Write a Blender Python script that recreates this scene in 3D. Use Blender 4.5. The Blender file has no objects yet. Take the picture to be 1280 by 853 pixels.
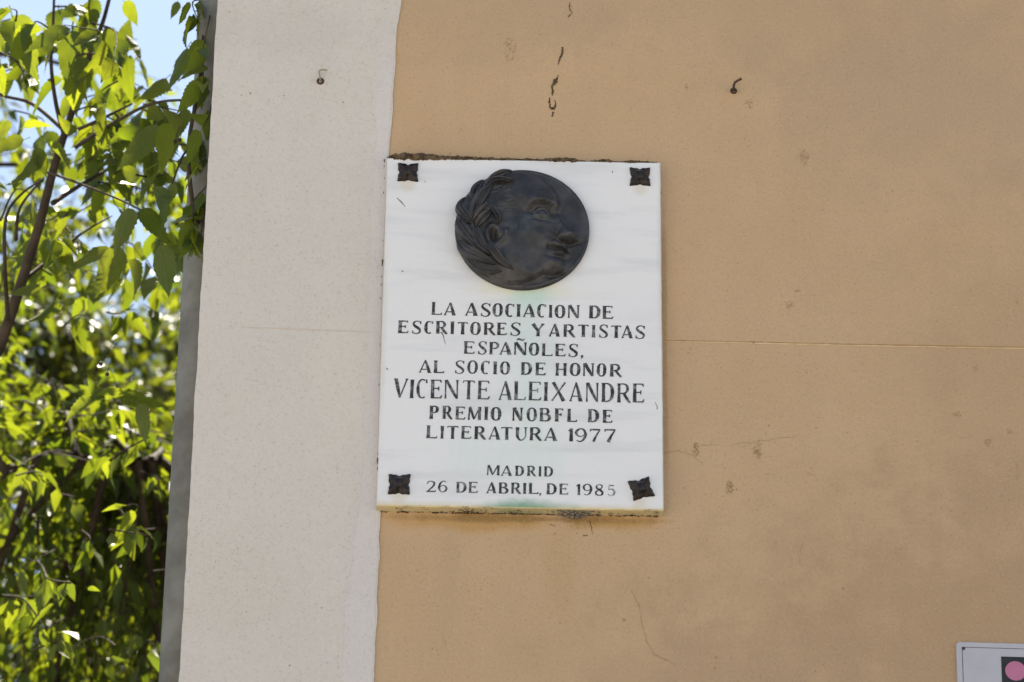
import bpy, math, random
import numpy as np
from mathutils import Vector, Matrix, noise

random.seed(7)
RNG = np.random.default_rng(11)
S = bpy.context.scene
COL = S.collection
pi = math.pi

# ------------------------------------------------------------------ camera
FPX = 4500.0                       # focal length in photograph pixels (1280 wide)
GZ = 5.115                         # height of the plaque's centre above the pavement
CAMLOC = np.array([-0.1042, -6.8867, GZ - 3.5152])
PITCH, YAW, ROLL = 0.4705, 0.0121, 0.0119


def cam_axes():
    cy, sy, cp, sp = math.cos(YAW), math.sin(YAW), math.cos(PITCH), math.sin(PITCH)
    f = np.array([sy * cp, cy * cp, sp])
    rt = np.array([cy, -sy, 0.0])
    up = np.cross(rt, f)
    c, s = math.cos(ROLL), math.sin(ROLL)
    return c * rt + s * up, -s * rt + c * up, f


RT, UP, FW = cam_axes()
cam_d = bpy.data.cameras.new("camera")
cam = bpy.data.objects.new("camera", cam_d)
COL.objects.link(cam)
m = Matrix.Identity(4)
for i in range(3):
    m[i][0], m[i][1], m[i][2], m[i][3] = RT[i], UP[i], -FW[i], CAMLOC[i]
cam.matrix_world = m
cam_d.sensor_width = 36.0
cam_d.lens = FPX / 1280 * 36.0
cam_d.clip_start = 0.1
cam_d.clip_end = 2000
cam_d.dof.use_dof = True
cam_d.dof.focus_distance = 7.75
cam_d.dof.aperture_fstop = 5.6
cam_d.dof.aperture_blades = 0
S.camera = cam

# ------------------------------------------------------------------ sky, sun, exposure
SUN_EL, SUN_AZ = math.radians(62), math.radians(-1.5)     # azimuth from +Y towards +X: the sun stands behind the building
w = bpy.data.worlds.new("World")
S.world = w
w.use_nodes = True
wn = w.node_tree
bg = wn.nodes["Background"]
sky = wn.nodes.new("ShaderNodeTexSky")
sky.sky_type = 'NISHITA'
sky.sun_disc = False
sky.sun_elevation = SUN_EL
sky.sun_rotation = SUN_AZ
sky.air_density = 1.0
sky.dust_density = 0.6
sky.ozone_density = 1.0
wn.links.new(sky.outputs[0], bg.inputs[0])
bg.inputs[1].default_value = 0.068
sl = bpy.data.lights.new("sun", 'SUN')
sl.energy = 5.0
sl.angle = math.radians(0.5)
sl.color = (1.0, 0.95, 0.88)
so = bpy.data.objects.new("sun", sl)
COL.objects.link(so)
sd = Vector((math.sin(SUN_AZ) * math.cos(SUN_EL), math.cos(SUN_AZ) * math.cos(SUN_EL), math.sin(SUN_EL)))
so.rotation_euler = sd.to_track_quat('Z', 'Y').to_euler()
so.location = (3, 20, 30)
vs = S.view_settings
vs.view_transform = 'Standard'
vs.look = 'None'
vs.gamma = 1
vs.use_curve_mapping = False
vs.exposure = 1.70
vs.use_white_balance = True
vs.white_balance_temperature = 7150
vs.white_balance_tint = 8


# ------------------------------------------------------------------ helpers
def ray(px, py):
    d = FW + (px - 640) / FPX * RT - (py - 426.5) / FPX * UP
    return d / np.linalg.norm(d)


def at(px, py, Y=0.0):
    """point of the place at depth Y that the photograph shows at this pixel"""
    d = ray(px, py)
    t = (Y - CAMLOC[1]) / d[1]
    return CAMLOC + d * t


def proj(P):
    d = np.asarray(P) - CAMLOC
    wz = d @ FW
    return 640 + FPX * (d @ RT) / wz, 426.5 - FPX * (d @ UP) / wz, wz


class MB:
    def __init__(s):
        s.v = []
        s.f = []
        s.mi = []

    def poly(s, pts, mi=0):
        b = len(s.v)
        s.v.extend([tuple(p) for p in pts])
        s.f.append(tuple(range(b, b + len(pts))))
        s.mi.append(mi)

    def mesh(s, vs_, fs, mi=0):
        b = len(s.v)
        s.v.extend([tuple(p) for p in vs_])
        for f in fs:
            s.f.append(tuple(i + b for i in f))
            s.mi.append(mi)

    def box(s, x0, x1, y0, y1, z0, z1, mi=0):
        v = [(x, y, z) for x in (x0, x1) for y in (y0, y1) for z in (z0, z1)]
        s.mesh(v, [(0, 1, 3, 2), (4, 6, 7, 5), (0, 4, 5, 1), (2, 3, 7, 6), (0, 2, 6, 4), (1, 5, 7, 3)], mi)

    def tube(s, pts, rads, n=8, cap=True, mi=0):
        pts = [Vector(p) for p in pts]
        b = len(s.v)
        prev = None
        for i, p in enumerate(pts):
            t = (pts[min(i + 1, len(pts) - 1)] - pts[max(i - 1, 0)])
            if t.length < 1e-9:
                t = Vector((0, 0, 1))
            t.normalize()
            if prev is None:
                a = Vector((1, 0, 0)) if abs(t.x) < .8 else Vector((0, 1, 0))
                u = t.cross(a).normalized()
            else:
                u = (prev - t * prev.dot(t)).normalized()
            prev = u
            v2 = t.cross(u)
            r = rads[i] if hasattr(rads, '__len__') else rads
            for k in range(n):
                a = 2 * pi * k / n
                s.v.append(tuple(p + u * (math.cos(a) * r) + v2 * (math.sin(a) * r)))
        for i in range(len(pts) - 1):
            for k in range(n):
                k2 = (k + 1) % n
                s.f.append((b + i * n + k, b + i * n + k2, b + (i + 1) * n + k2, b + (i + 1) * n + k))
                s.mi.append(mi)
        if cap:
            s.f.append(tuple(b + k for k in range(n))[::-1])
            s.mi.append(mi)
            e = b + (len(pts) - 1) * n
            s.f.append(tuple(e + k for k in range(n)))
            s.mi.append(mi)

    def lump(s, c, r, seed=0, squash=(1, 1, 1), rough=.35, mi=0, n=2):
        """small crumbly stone-like piece"""
        vs_, fs = ICO[n]
        out = []
        for q in vs_:
            k = 1 + rough * (noise.noise(Vector(q) * 1.7 + Vector((seed * 3.1, seed * 1.7, seed * .9))) * 1.6)
            out.append((c[0] + q[0] * r * k * squash[0], c[1] + q[1] * r * k * squash[1], c[2] + q[2] * r * k * squash[2]))
        s.mesh(out, fs, mi)

    def build(s, name, mats, parent=None, smooth=False, loc=None):
        me = bpy.data.meshes.new(name)
        vv = s.v
        if loc is not None:
            vv = [(a - loc[0], b - loc[1], c - loc[2]) for a, b, c in vv]
        me.from_pydata(vv, [], s.f)
        if not isinstance(mats, (list, tuple)):
            mats = [mats]
        for mt in mats:
            me.materials.append(mt)
        if len(mats) > 1:
            me.polygons.foreach_set("material_index", s.mi)
        if smooth:
            me.polygons.foreach_set("use_smooth", [True] * len(me.polygons))
        me.update()
        o = bpy.data.objects.new(name, me)
        COL.objects.link(o)
        if parent is not None:
            o.parent = parent
            if loc is not None:
                o.location = loc
        elif loc is not None:
            o.location = loc
        return o


def make_ico(n):
    import bmesh
    bm = bmesh.new()
    bmesh.ops.create_icosphere(bm, subdivisions=n, radius=1)
    v = [tuple(x.co) for x in bm.verts]
    f = [tuple(x.index for x in p.verts) for p in bm.faces]
    bm.free()
    return v, f


ICO = {1: make_ico(1), 2: make_ico(2), 3: make_ico(3)}


def tag(o, label=None, cat=None, group=None, kind=None):
    if label: o['label'] = label
    if cat: o['category'] = cat
    if group: o['group'] = group
    if kind: o['kind'] = kind
    return o


def empty(name, loc=(0, 0, 0)):
    o = bpy.data.objects.new(name, None)
    o.empty_display_size = .1
    COL.objects.link(o)
    o.location = loc
    return o


# ------------------------------------------------------------------ materials
class NT:
    def __init__(s, name):
        s.m = bpy.data.materials.new(name)
        s.m.use_nodes = True
        s.t = s.m.node_tree
        s.p = s.t.nodes["Principled BSDF"]
        s.tc = s.t.nodes.new("ShaderNodeTexCoord")

    def n(s, ty, **kw):
        o = s.t.nodes.new(ty)
        for k, v in kw.items():
            setattr(o, k, v)
        return o

    def link(s, a, b):
        s.t.links.new(a, b)

    def mapped(s, scale=(1, 1, 1), loc=(0, 0, 0), rot=(0, 0, 0)):
        mp = s.n("ShaderNodeMapping")
        mp.inputs['Scale'].default_value = scale
        mp.inputs['Location'].default_value = loc
        mp.inputs['Rotation'].default_value = rot
        s.link(s.tc.outputs['Object'], mp.inputs[0])
        return mp.outputs[0]

    def noise(s, scale, detail=4, rough=.5, vec=None, dist=0):
        o = s.n("ShaderNodeTexNoise")
        o.inputs['Scale'].default_value = scale
        o.inputs['Detail'].default_value = detail
        o.inputs['Roughness'].default_value = rough
        o.inputs['Distortion'].default_value = dist
        s.link(vec if vec is not None else s.tc.outputs['Object'], o.inputs['Vector'])
        return o.outputs['Fac']

    def ramp(s, fac, a, b, ca=0.0, cb=1.0):
        o = s.n("ShaderNodeMapRange")
        o.inputs['From Min'].default_value = a
        o.inputs['From Max'].default_value = b
        o.inputs['To Min'].default_value = ca
        o.inputs['To Max'].default_value = cb
        o.interpolation_type = 'SMOOTHSTEP'
        s.link(fac, o.inputs['Value'])
        return o.outputs[0]

    def math(s, op, a, b=None):
        o = s.n("ShaderNodeMath", operation=op)
        for i, x in enumerate((a, b)):
            if x is None: continue
            if isinstance(x, (int, float)):
                o.inputs[i].default_value = x
            else:
                s.link(x, o.inputs[i])
        return o.outputs[0]

    def mix(s, fac, a, b, blend='MIX'):
        o = s.n("ShaderNodeMix", data_type='RGBA', blend_type=blend)
        for sock, x in ((o.inputs[0], fac), (o.inputs[6], a), (o.inputs[7], b)):
            if isinstance(x, (int, float)):
                sock.default_value = x
            elif isinstance(x, tuple):
                sock.default_value = (*x, 1) if len(x) == 3 else x
            else:
                s.link(x, sock)
        return o.outputs[2]

    def bump(s, h, dist, strength=1.0, normal=None):
        o = s.n("ShaderNodeBump")
        o.inputs['Distance'].default_value = dist
        o.inputs['Strength'].default_value = strength
        s.link(h, o.inputs['Height'])
        if normal is not None:
            s.link(normal, o.inputs['Normal'])
        return o.outputs[0]

    def sep(s):
        o = s.n("ShaderNodeSeparateXYZ")
        s.link(s.tc.outputs['Object'], o.inputs[0])
        return o.outputs

    def out(s, col=None, rough=None, nrm=None, metal=None, spec=None):
        def put(k, x):
            if x is None: return
            if isinstance(x, (int, float)):
                s.p.inputs[k].default_value = x
            elif isinstance(x, tuple):
                s.p.inputs[k].default_value = (*x, 1)
            else:
                s.link(x, s.p.inputs[k])
        put('Base Color', col); put('Roughness', rough); put('Normal', nrm); put('Metallic', metal)
        put('Specular IOR Level', spec)
        return s.m


def blob(n, X, Z, x0, z0, rx, rz, wob):
    """soft-edged patch mask centred at x0,z0 with a wobbling outline"""
    dx = n.math('DIVIDE', n.math('SUBTRACT', X, x0), rx)
    dz = n.math('DIVIDE', n.math('SUBTRACT', Z, z0), rz)
    d = n.math('SQRT', n.math('ADD', n.math('MULTIPLY', dx, dx), n.math('MULTIPLY', dz, dz)))
    d = n.math('ADD', d, wob)
    return n.ramp(d, 1.0, 0.2)


def mat_render(name, base, dark, light, grain_dark, patches=(), bump=.0021, k=(1, 1, 1), pit=.02):
    n = NT(name)
    kk = lambda c_: tuple(a * b_ for a, b_ in zip(c_, k))
    base, dark, light, grain_dark = kk(base), kk(dark), kk(light), kk(grain_dark)
    X, Y, Z = n.sep()
    big = n.ramp(n.noise(1.1, 5, .55), .3, .7)
    med = n.ramp(n.noise(5.5, 5, .6), .3, .72)
    streak = n.ramp(n.noise(1.0, 4, .6, n.mapped((9, 9, .9))), .35, .7)
    fine = n.noise(170, 4, .75)
    mid = n.noise(60, 4, .6)
    c = n.mix(n.math('MULTIPLY', big, .45), base, dark)
    c = n.mix(n.math('MULTIPLY', med, .3), c, light)
    c = n.mix(n.math('MULTIPLY', streak, .22), c, dark)
    c = n.mix(n.ramp(n.noise(28, 6, .75), .52, .75, 0, .30), c, dark)
    c = n.mix(n.ramp(n.noise(1.0, 6, .7, n.mapped((45, 45, 3.5))), .55, .8, 0, .25), c, light)
    wob = n.math('MULTIPLY', n.math('SUBTRACT', n.noise(7, 9, .72), .5), 2.2)
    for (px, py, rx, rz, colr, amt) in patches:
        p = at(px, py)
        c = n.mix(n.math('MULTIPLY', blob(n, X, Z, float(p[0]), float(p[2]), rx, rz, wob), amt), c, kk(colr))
    # sand grain: tiny dark pits and pale grains
    c = n.mix(n.ramp(fine, .53, .78, 0, .62), c, grain_dark)
    c = n.mix(n.ramp(fine, .47, .25, 0, .8), c, light)
    dens = n.ramp(n.noise(3.3, 4, .6), .35, .75, .70, .60)
    v = n.noise(120, 2, .8)
    sp = n.math('SUBTRACT', v, dens)
    c = n.mix(n.ramp(sp, pit, pit + .05, 0, .75), c, grain_dark)
    h = n.math('ADD', n.math('MULTIPLY', fine, .55), n.math('MULTIPLY', mid, .9))
    h = n.math('ADD', h, n.math('MULTIPLY', n.noise(9, 4, .6), 2.2))
    return n.out(c, .93, n.bump(h, bump, .8), spec=.15)


OCHRE = (.50, .325, .165)
GRIME = (.27, .185, .105)
M = {}
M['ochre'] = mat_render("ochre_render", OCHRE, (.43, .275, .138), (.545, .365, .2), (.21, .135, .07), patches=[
    (1180, 120, .55, .34, (.375, .262, .150), .5),  # broad dark patches: real dirt at upper right, painted corner light falloff
    (1270, 840, .95, .60, (.355, .225, .115), .6),
    (1310, 500, .45, .60, (.40, .26, .135), .5),
    (1000, 0, .7, .28, (.40, .268, .145), .5),
    (640, 10, .40, .20, (.41, .275, .150), .5),
    (900, 850, .5, .16, (.40, .26, .14), .5),
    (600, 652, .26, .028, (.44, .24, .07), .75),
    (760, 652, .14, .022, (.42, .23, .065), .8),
    (700, 720, .05, .16, (.44, .275, .12), .45), (560, 740, .035, .2, (.43, .285, .15), .4),
    (845, 420, .035, .40, (.55, .34, .17), .4), (831, 430, .009, .44, (.36, .22, .095), .7), (652, 649, .36, .012, (.22, .13, .045), .75)], k=(1.0, 1.066, 1.29))  # thin dark strips by the slab's right and bottom edges are painted contact shade
M['pale'] = mat_render("pale_masonry_paint", (.555, .49, .435), (.505, .45, .405), (.59, .53, .49), (.27, .22, .17), patches=[
    (300, 740, .22, .22, (.525, .455, .395), .6),
    (450, 760, .045, .30, (.515, .46, .45), .8),
    (478, 150, .025, .32, (.54, .50, .49), .8),
    (350, 40, .40, .12, (.48, .43, .385), .6),
    (430, 470, .12, .30, (.58, .51, .445), .6)], bump=.0014, k=(1.045, 1.095, 1.145), pit=.17)


def simple(name, base, vary, scale, rough=.6, bump=.0003, bs=80, metal=0.0, spec=.4):
    n = NT(name)
    f = n.ramp(n.noise(scale, 5, .6), .3, .7)
    c = n.mix(f, base, vary)
    return n.out(c, rough, n.bump(n.noise(bs, 5, .65), bump), metal=metal, spec=spec)


# pitted dark bronze
n = NT("weathered_bronze")
f1 = n.ramp(n.noise(22, 6, .65), .35, .68)
c = n.mix(f1, (.019, .019, .021), (.056, .053, .058))
c = n.mix(n.ramp(n.noise(9, 4, .6), .52, .72, 0, .5), c, (.060, .076, .085))
c = n.mix(n.ramp(n.noise(140, 3, .7), .66, .76, 0, .5), c, (.19, .18, .165))
rg = n.ramp(n.noise(35, 5, .6), .3, .7, .42, .62)
nb = n.bump(n.noise(300, 3, .6), .00035, .8)
nb = n.bump(n.noise(60, 5, .6), .0011, .7, nb)
M['bronze'] = n.out(c, rg, nb, metal=.15, spec=.5)

n = NT("rusty_dark_iron")
c = n.mix(n.ramp(n.noise(60, 5, .6), .35, .7), (.014, .013, .014), (.045, .027, .019))
M['iron'] = n.out(c, .36, n.bump(n.noise(160, 5, .65), .0012), metal=.5)

# marble
n = NT("stained_white_marble")
X, Y, Z = n.sep()
vn = n.noise(2.4, 5, .55, n.mapped((1.1, 1, 8.5), rot=(0, .42, 0)), dist=.35)
c = n.mix(n.ramp(vn, .47, .70, 0, .75), (.71, .715, .745), (.585, .595, .63))
c = n.mix(n.ramp(n.noise(5, 5, .6), .4, .75, 0, .4), c, (.655, .66, .70))
c = n.mix(n.ramp(n.noise(260, 2, .6), .58, .75, 0, .22), c, (.50, .51, .54))
wob = n.math('MULTIPLY', n.math('SUBTRACT', n.noise(16, 5, .6), .5), 1.0)
wob2 = n.math('MULTIPLY', n.math('SUBTRACT', n.noise(1.0, 6, .65, n.mapped((34, 1, 5))), .5), 2.6)
H2 = .8370 / 2


def mpos(px, py):
    p = at(px, py, -.03)
    return float(p[0]), float(p[2] - GZ)


def stain(px, py, rx, rz, colr, amt, wb=None):
    global c
    x0, z0 = mpos(px, py)
    c = n.mix(n.math('MULTIPLY', blob(n, X, Z, x0, z0, rx, rz, wb or wob), amt), c, colr)


stain(652, 362, .16, .030, (.66, .66, .50), .55)
stain(665, 372, .060, .045, (.42, .62, .55), .6)
stain(655, 405, .075, .10, (.54, .66, .64), .35, wob2)
stain(660, 470, .07, .22, (.56, .68, .67), .5, wob2)
stain(650, 570, .19, .10, (.60, .69, .68), .5, wob2)
for q_ in ((510, 232), (800, 238), (499, 624), (800, 630)):
    stain(q_[0], q_[1], .022, .020, (.60, .53, .42), .5)
stain(826, 300, .012, .35, (.56, .55, .55), .5)
stain(478, 400, .014, .40, (.60, .57, .52), .5)
# yellow algae film along the bottom lip
lip = n.ramp(n.math('ADD', Z, n.math('MULTIPLY', n.noise(5, 3, .5, n.mapped((1, 1, .1))), .03)), -H2 + .031, -H2 + .018)
c = n.mix(n.math('MULTIPLY', lip, .55), c, (.60, .54, .38))
stain(655, 637, .13, .034, (.13, .30, .20), .9)
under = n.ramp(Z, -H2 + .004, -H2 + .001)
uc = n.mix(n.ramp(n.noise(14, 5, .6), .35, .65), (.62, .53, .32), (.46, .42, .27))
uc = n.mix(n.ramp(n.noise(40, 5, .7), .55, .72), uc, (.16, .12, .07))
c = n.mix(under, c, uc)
stain(650, 645, .10, .03, (.12, .27, .17), .75)
stain(821, 644, .018, .016, (.13, .10, .06), .85)
# grime along the side edges
for sx, lim in ((1, .2965), (-1, .2965)):
    e = n.ramp(n.math('MULTIPLY', X, sx), lim, lim + .004)
    c = n.mix(n.math('MULTIPLY', e, .4), c, (.40, .37, .33))
M['marble'] = n.out(c, .55, n.bump(n.noise(180, 4, .6), .00035, .7), spec=.35)

# worn letter paint
n = NT("worn_black_letter_paint")
wr = n.ramp(n.noise(70, 5, .75), .46, .68, 0, .75)
c = n.mix(wr, (.032, .034, .038), (.32, .33, .35))
M['letter'] = n.out(c, .75, n.bump(n.noise(250, 3, .6), .0003), spec=.25)
n = NT("faded_letter_paint")
wr = n.ramp(n.noise(60, 5, .75), .42, .66, .1, .9)
c = n.mix(wr, (.05, .055, .06), (.58, .60, .63))
M['letter_faded'] = n.out(c, .75, spec=.25)

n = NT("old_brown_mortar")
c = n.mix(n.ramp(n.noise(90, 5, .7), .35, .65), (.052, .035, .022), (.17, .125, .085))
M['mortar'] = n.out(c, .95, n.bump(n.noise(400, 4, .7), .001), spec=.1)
M['web'] = simple("dusty_cobweb_grey", (.085, .07, .052), (.34, .31, .27), 220, .9)
M['crack'] = simple("dark_plaster_crack", (.055, .038, .024), (.13, .09, .055), 60, .95, spec=.1)
M['hair'] = simple("hairline_crack_ochre", (.29, .19, .105), (.40, .275, .155), 40, .95, spec=.1)
M['scar'] = simple('scraped_plaster', (.28, .19, .105), (.38, .26, .15), 40, .95, spec=.1)
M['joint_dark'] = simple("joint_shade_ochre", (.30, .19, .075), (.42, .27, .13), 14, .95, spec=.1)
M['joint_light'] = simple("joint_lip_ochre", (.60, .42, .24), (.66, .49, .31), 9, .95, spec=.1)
M['faint'] = simple("faint_paint_ridge", (.60, .50, .41), (.52, .44, .37), 9, .95, spec=.1)
M['pipe'] = simple("weathered_grey_pipe", (.20, .195, .175), (.115, .108, .09), 9, .6, .0012, 45)
M['signwhite'] = simple("white_enamel", (.44, .44, .49), (.39, .39, .44), 8, .45, .0002, 90)
M['signblack'] = simple("black_print", (.012, .012, .013), (.02, .02, .021), 20, .5)
M['signpink'] = simple("pink_print", (.46, .16, .27), (.40, .14, .24), 20, .5)
M['steel'] = simple("pale_zinc_wire", (.36, .30, .20), (.24, .19, .12), 60, .55, metal=.3)
M['rust'] = simple("rusted_wire", (.035, .022, .016), (.09, .045, .028), 80, .75)
M['bark'] = simple("dark_bark", (.075, .055, .04), (.035, .026, .02), 18, .85, .004, 60, spec=.2)
M['added_soil'] = simple('added_dark_soil', (.055, .045, .03), (.04, .06, .02), 3, .95, .01, 20, spec=.1)
M['berry'] = simple("black_berry", (.012, .01, .012), (.03, .015, .02), 40, .4)

n = NT("paving_stone")
br = n.n("ShaderNodeTexBrick")
br.inputs['Color1'].default_value = (.37, .335, .29, 1)
br.inputs['Color2'].default_value = (.33, .30, .26, 1)
br.inputs['Mortar'].default_value = (.2, .18, .16, 1)
br.inputs['Scale'].default_value = 2.5
br.inputs['Mortar Size'].default_value = .01
n.link(n.tc.outputs['Object'], br.inputs['Vector'])
c = n.mix(n.ramp(n.noise(1.2, 5, .6), .3, .7, 0, .3), br.outputs['Color'], (.26, .24, .21))
M['ground'] = n.out(c, .9, spec=.2)


def leaf_mat(name, refl, refl2, trans, trans2, tf=.5, veins=False):
    n = NT(name)
    oi = n.n("ShaderNodeObjectInfo")
    g = n.n("ShaderNodeNewGeometry")
    rnd = n.math('FRACT', n.math('ADD', oi.outputs['Random'], n.math('MULTIPLY', g.outputs['Random Per Island'], 1.0)))
    blotch = n.noise(14, 4, .6)
    c = n.mix(rnd, refl, refl2)
    t = n.mix(rnd, trans, trans2)
    t = n.mix(n.ramp(blotch, .4, .7, 0, .35), t, trans2)
    if veins:
        X, Y, Z = n.sep()
        ax = n.math('ABSOLUTE', X)
        mid = n.ramp(ax, .022, .004)
        ph = n.math('FRACT', n.math('MULTIPLY', n.math('SUBTRACT', Y, n.math('MULTIPLY', ax, .95)), 8.5))
        sv = n.ramp(n.math('ABSOLUTE', n.math('SUBTRACT', ph, .5)), .11, .02)
        vv_ = n.math('MAXIMUM', mid, n.math('MULTIPLY', sv, .6))
        c = n.mix(n.math('MULTIPLY', vv_, .5), c, (.13, .17, .06))
        t = n.mix(n.math('MULTIPLY', vv_, .45), t, (.12, .22, .012))
        n.out(c, .46, n.bump(vv_, .01, .5), spec=.38)
    else:
        n.out(c, .44, n.bump(n.noise(55, 3, .6), .0015, .6), spec=.38)
    tr = n.n("ShaderNodeBsdfTranslucent")
    n.link(t, tr.inputs[0])
    mx = n.n("ShaderNodeMixShader")
    mx.inputs[0].default_value = tf
    n.link(n.p.outputs[0], mx.inputs[1])
    n.link(tr.outputs[0], mx.inputs[2])
    n.link(mx.outputs[0], n.t.nodes["Material Output"].inputs[0])
    return n.m


M['leaf'] = leaf_mat("hackberry_leaf", (.035, .065, .014), (.05, .085, .02), (.36, .41, .020), (.14, .20, .010), .45)
M['leaf_hero'] = leaf_mat("hackberry_leaf_veined", (.035, .065, .014), (.05, .085, .02), (.43, .47, .024), (.19, .25, .012), .47, True)
M['leaf2'] = leaf_mat("far_leaf", (.03, .055, .012), (.05, .08, .018), (.33, .36, .018), (.08, .115, .007), .38)

# ------------------------------------------------------------------ setting
mb = MB()
mb.poly([(-600, -600, 0), (600, -600, 0), (600, 600, 0), (-600, 600, 0)])
tag(mb.build("ground", M['ground']), kind='structure')
mb = MB()
mb.poly([(-16, .6, .004), (-1.0, .6, .004), (-1.0, 30, .004), (-16, 30, .004)])
tag(mb.build("added_garden_soil", M['added_soil']), kind='structure')  # unseen dark sheet added to cut ground bounce onto the leaves

XE = float(at(248, 427)[0])                    # left edge of the wall
bld = empty("building", (XE, 0, 0))
tag(bld, "ochre rendered building wall with a pale painted strip down its left corner", "building")
B0 = (XE, 0, 0)


def bpart(mb, name, mat, loc=None, smooth=False):
    o = mb.build(name, mat, bld, smooth)
    o.location = (-XE, 0, 0)
    return o


mb = MB()
mb.box(XE + .003, 9.0, 0, 6.0, 0, 11.5)
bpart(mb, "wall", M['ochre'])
mb = MB()
mb.box(XE - .35, 9.3, -.35, 6.3, 11.5, 11.7)
bpart(mb, "roof_eave", M['pale'])

# pale painted coat: a 3 mm skin with a ragged right edge, wrapped round the corner
BY = -.0035
edge_px = [(507, -160), (503, -60), (502, 0), (500, 14), (499, 22), (496, 34), (495, 48), (494, 80), (491.5, 110), (490.5, 140), (488, 165), (486.5, 190),
           (485, 230), (482, 300), (479, 380), (477, 460), (475, 540), (473.5, 600), (475.5, 641), (475.5, 655), (474, 668), (474.5, 690),
           (474, 703), (472.5, 712), (471.5, 740), (471, 775), (469, 800), (468, 830), (467.5, 853), (465, 920), (462, 1000)]
pts = []
for i in range(len(edge_px) - 1):
    (xa, ya), (xb, yb) = edge_px[i], edge_px[i + 1]
    k = max(1, int(abs(yb - ya) / 4))
    for j in range(k):
        t = j / k
        x, y = xa + (xb - xa) * t, ya + (yb - ya) * t
        x += (noise.noise(Vector((y * .09, 3.3, 0))) * 1.1 + noise.noise(Vector((y * .4, 9.3, 0))) * .5)
        p = at(x, y, BY)
        pts.append((p[0], p[2]))
zt, zb = pts[0][1], pts[-1][1]
right = [(pts[0][0] + .005, 11.5)] + pts + [(pts[-1][0] - .005, 0)]
mb = MB()
rows = []
for i, (x, z) in enumerate(right):
    if z > zt + .01 or z < zb - .01:
        xl = XE
    else:
        xl = XE + noise.noise(Vector((z * 9, 1.1, 0))) * .0022 + noise.noise(Vector((z * 37, 5.1, 0))) * .0011
    rows.append((xl, x, z))
for i in range(len(rows) - 1):
    (l0, r0, z0), (l1, r1, z1) = rows[i], rows[i + 1]
    mb.poly([(l1, BY, z1), (r1, BY, z1), (r0, BY, z0), (l0, BY, z0)])
    mb.poly([(r1, BY, z1), (r1, 0.001, z1), (r0, 0.001, z0), (r0, BY, z0)])
    mb.poly([(l0, BY, z0), (l0, 6.0, z0), (l1, 6.0, z1), (l1, BY, z1)])
bpart(mb, "painted_strip", M['pale'])
# a later brush coat beside the edge, standing half a millimetre proud
M['coat'] = mat_render("lavender_white_coat", (.56, .505, .475), (.52, .47, .445), (.60, .55, .52), (.30, .25, .21), bump=.0007, k=(1.04, 1.075, 1.12), pit=.17)
e2 = [(499, 60), (486, 84), (474, 112), (469, 140), (470, 200), (464, 300), (459, 400), (456, 500), (453, 600), (447, 660), (439, 720), (431, 790), (425, 860), (418, 940)]
mb = MB()
LP = []
for i in range(len(e2) - 1):
    (xa, ya), (xb, yb) = e2[i], e2[i + 1]
    k = int((yb - ya) / 3) + 1
    for j in range(k):
        t = j / k
        y = ya + (yb - ya) * t
        x = xa + (xb - xa) * t + noise.noise(Vector((y * .05, 1.3, 0))) * 4 + noise.noise(Vector((y * .3, 7.3, 0))) * 1.2
        LP.append((x, y))
for (xa, ya), (xb, yb) in zip(LP, LP[1:]):
    q = []
    for x, y in ((xa, ya), (xb, yb)):
        er = None
        for (ea, eb) in zip(edge_px, edge_px[1:]):
            if ea[1] <= y <= eb[1]:
                er = ea[0] + (eb[0] - ea[0]) * (y - ea[1]) / (eb[1] - ea[1])
        q.append((at(min(x, er - 4), y, BY - .0005), at(er - 2.2, y, BY - .0005)))
    mb.poly([q[1][0], q[1][1], q[0][1], q[0][0]])
bpart(mb, "brushed_coat", M['coat'])


# ------------------------------------------------------------------ marks on the wall
def ribbon(path, widths, Y, mb, seed=0, sub=6, jit=.35):
    """thin crooked sheet along pixel path, widths in pixels"""
    L, R_ = [], []
    P = []
    for i in range(len(path) - 1):
        for j in range(sub):
            t = j / sub
            P.append((path[i][0] * (1 - t) + path[i + 1][0] * t, path[i][1] * (1 - t) + path[i + 1][1] * t,
                      widths[i] * (1 - t) + widths[i + 1] * t))
    P.append((*path[-1], widths[-1]))
    for k, (x, y, wd) in enumerate(P):
        a = P[max(k - 1, 0)]
        b = P[min(k + 1, len(P) - 1)]
        tx, ty = b[0] - a[0], b[1] - a[1]
        l = math.hypot(tx, ty) or 1
        nx, ny = -ty / l, tx / l
        jx = noise.noise(Vector((x * .31 + seed, y * .31, 1))) * jit * 2
        ww = wd * (1 + 1.2 * noise.noise(Vector((x * .8, y * .8, seed + 7))))
        ww = max(ww, wd * .12)
        L.append(at(x + nx * (jx + ww / 2), y + ny * (jx + ww / 2), Y))
        R_.append(at(x + nx * (jx - ww / 2), y + ny * (jx - ww / 2), Y))
    b = len(mb.v)
    for l, r in zip(L, R_):
        mb.v.append(tuple(l)); mb.v.append(tuple(r))
    for i in range(len(L) - 1):
        mb.f.append((b + 2 * i, b + 2 * i + 1, b + 2 * i + 3, b + 2 * i + 2))
        mb.mi.append(0)


def speck(mb, px, py, r, Y, seed, asp=1.0, n=7):
    c0 = at(px, py, Y)
    pts = []
    for k in range(n):
        a = -2 * pi * k / n
        rr = r * .0019 * (1 + .55 * noise.noise(Vector((seed * 1.3, k * 1.9, 2.2))))
        pts.append((c0[0] + math.cos(a) * rr, Y, c0[2] + math.sin(a) * rr * asp))
    mb.poly(pts)


def smear(px, py, rx, ry, count, seed):
    mb = MB()
    r = random.Random(seed)
    for i in range(count):
        a, q = r.uniform(0, 2 * pi), math.sqrt(r.random())
        speck(mb, px + math.cos(a) * q * rx, py + math.sin(a) * q * ry, r.uniform(.25, .8), -.0005 - i * .00001, r.random() * 99, r.uniform(.7, 1.8), 5)
    return mb


YO = -.0006
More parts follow.
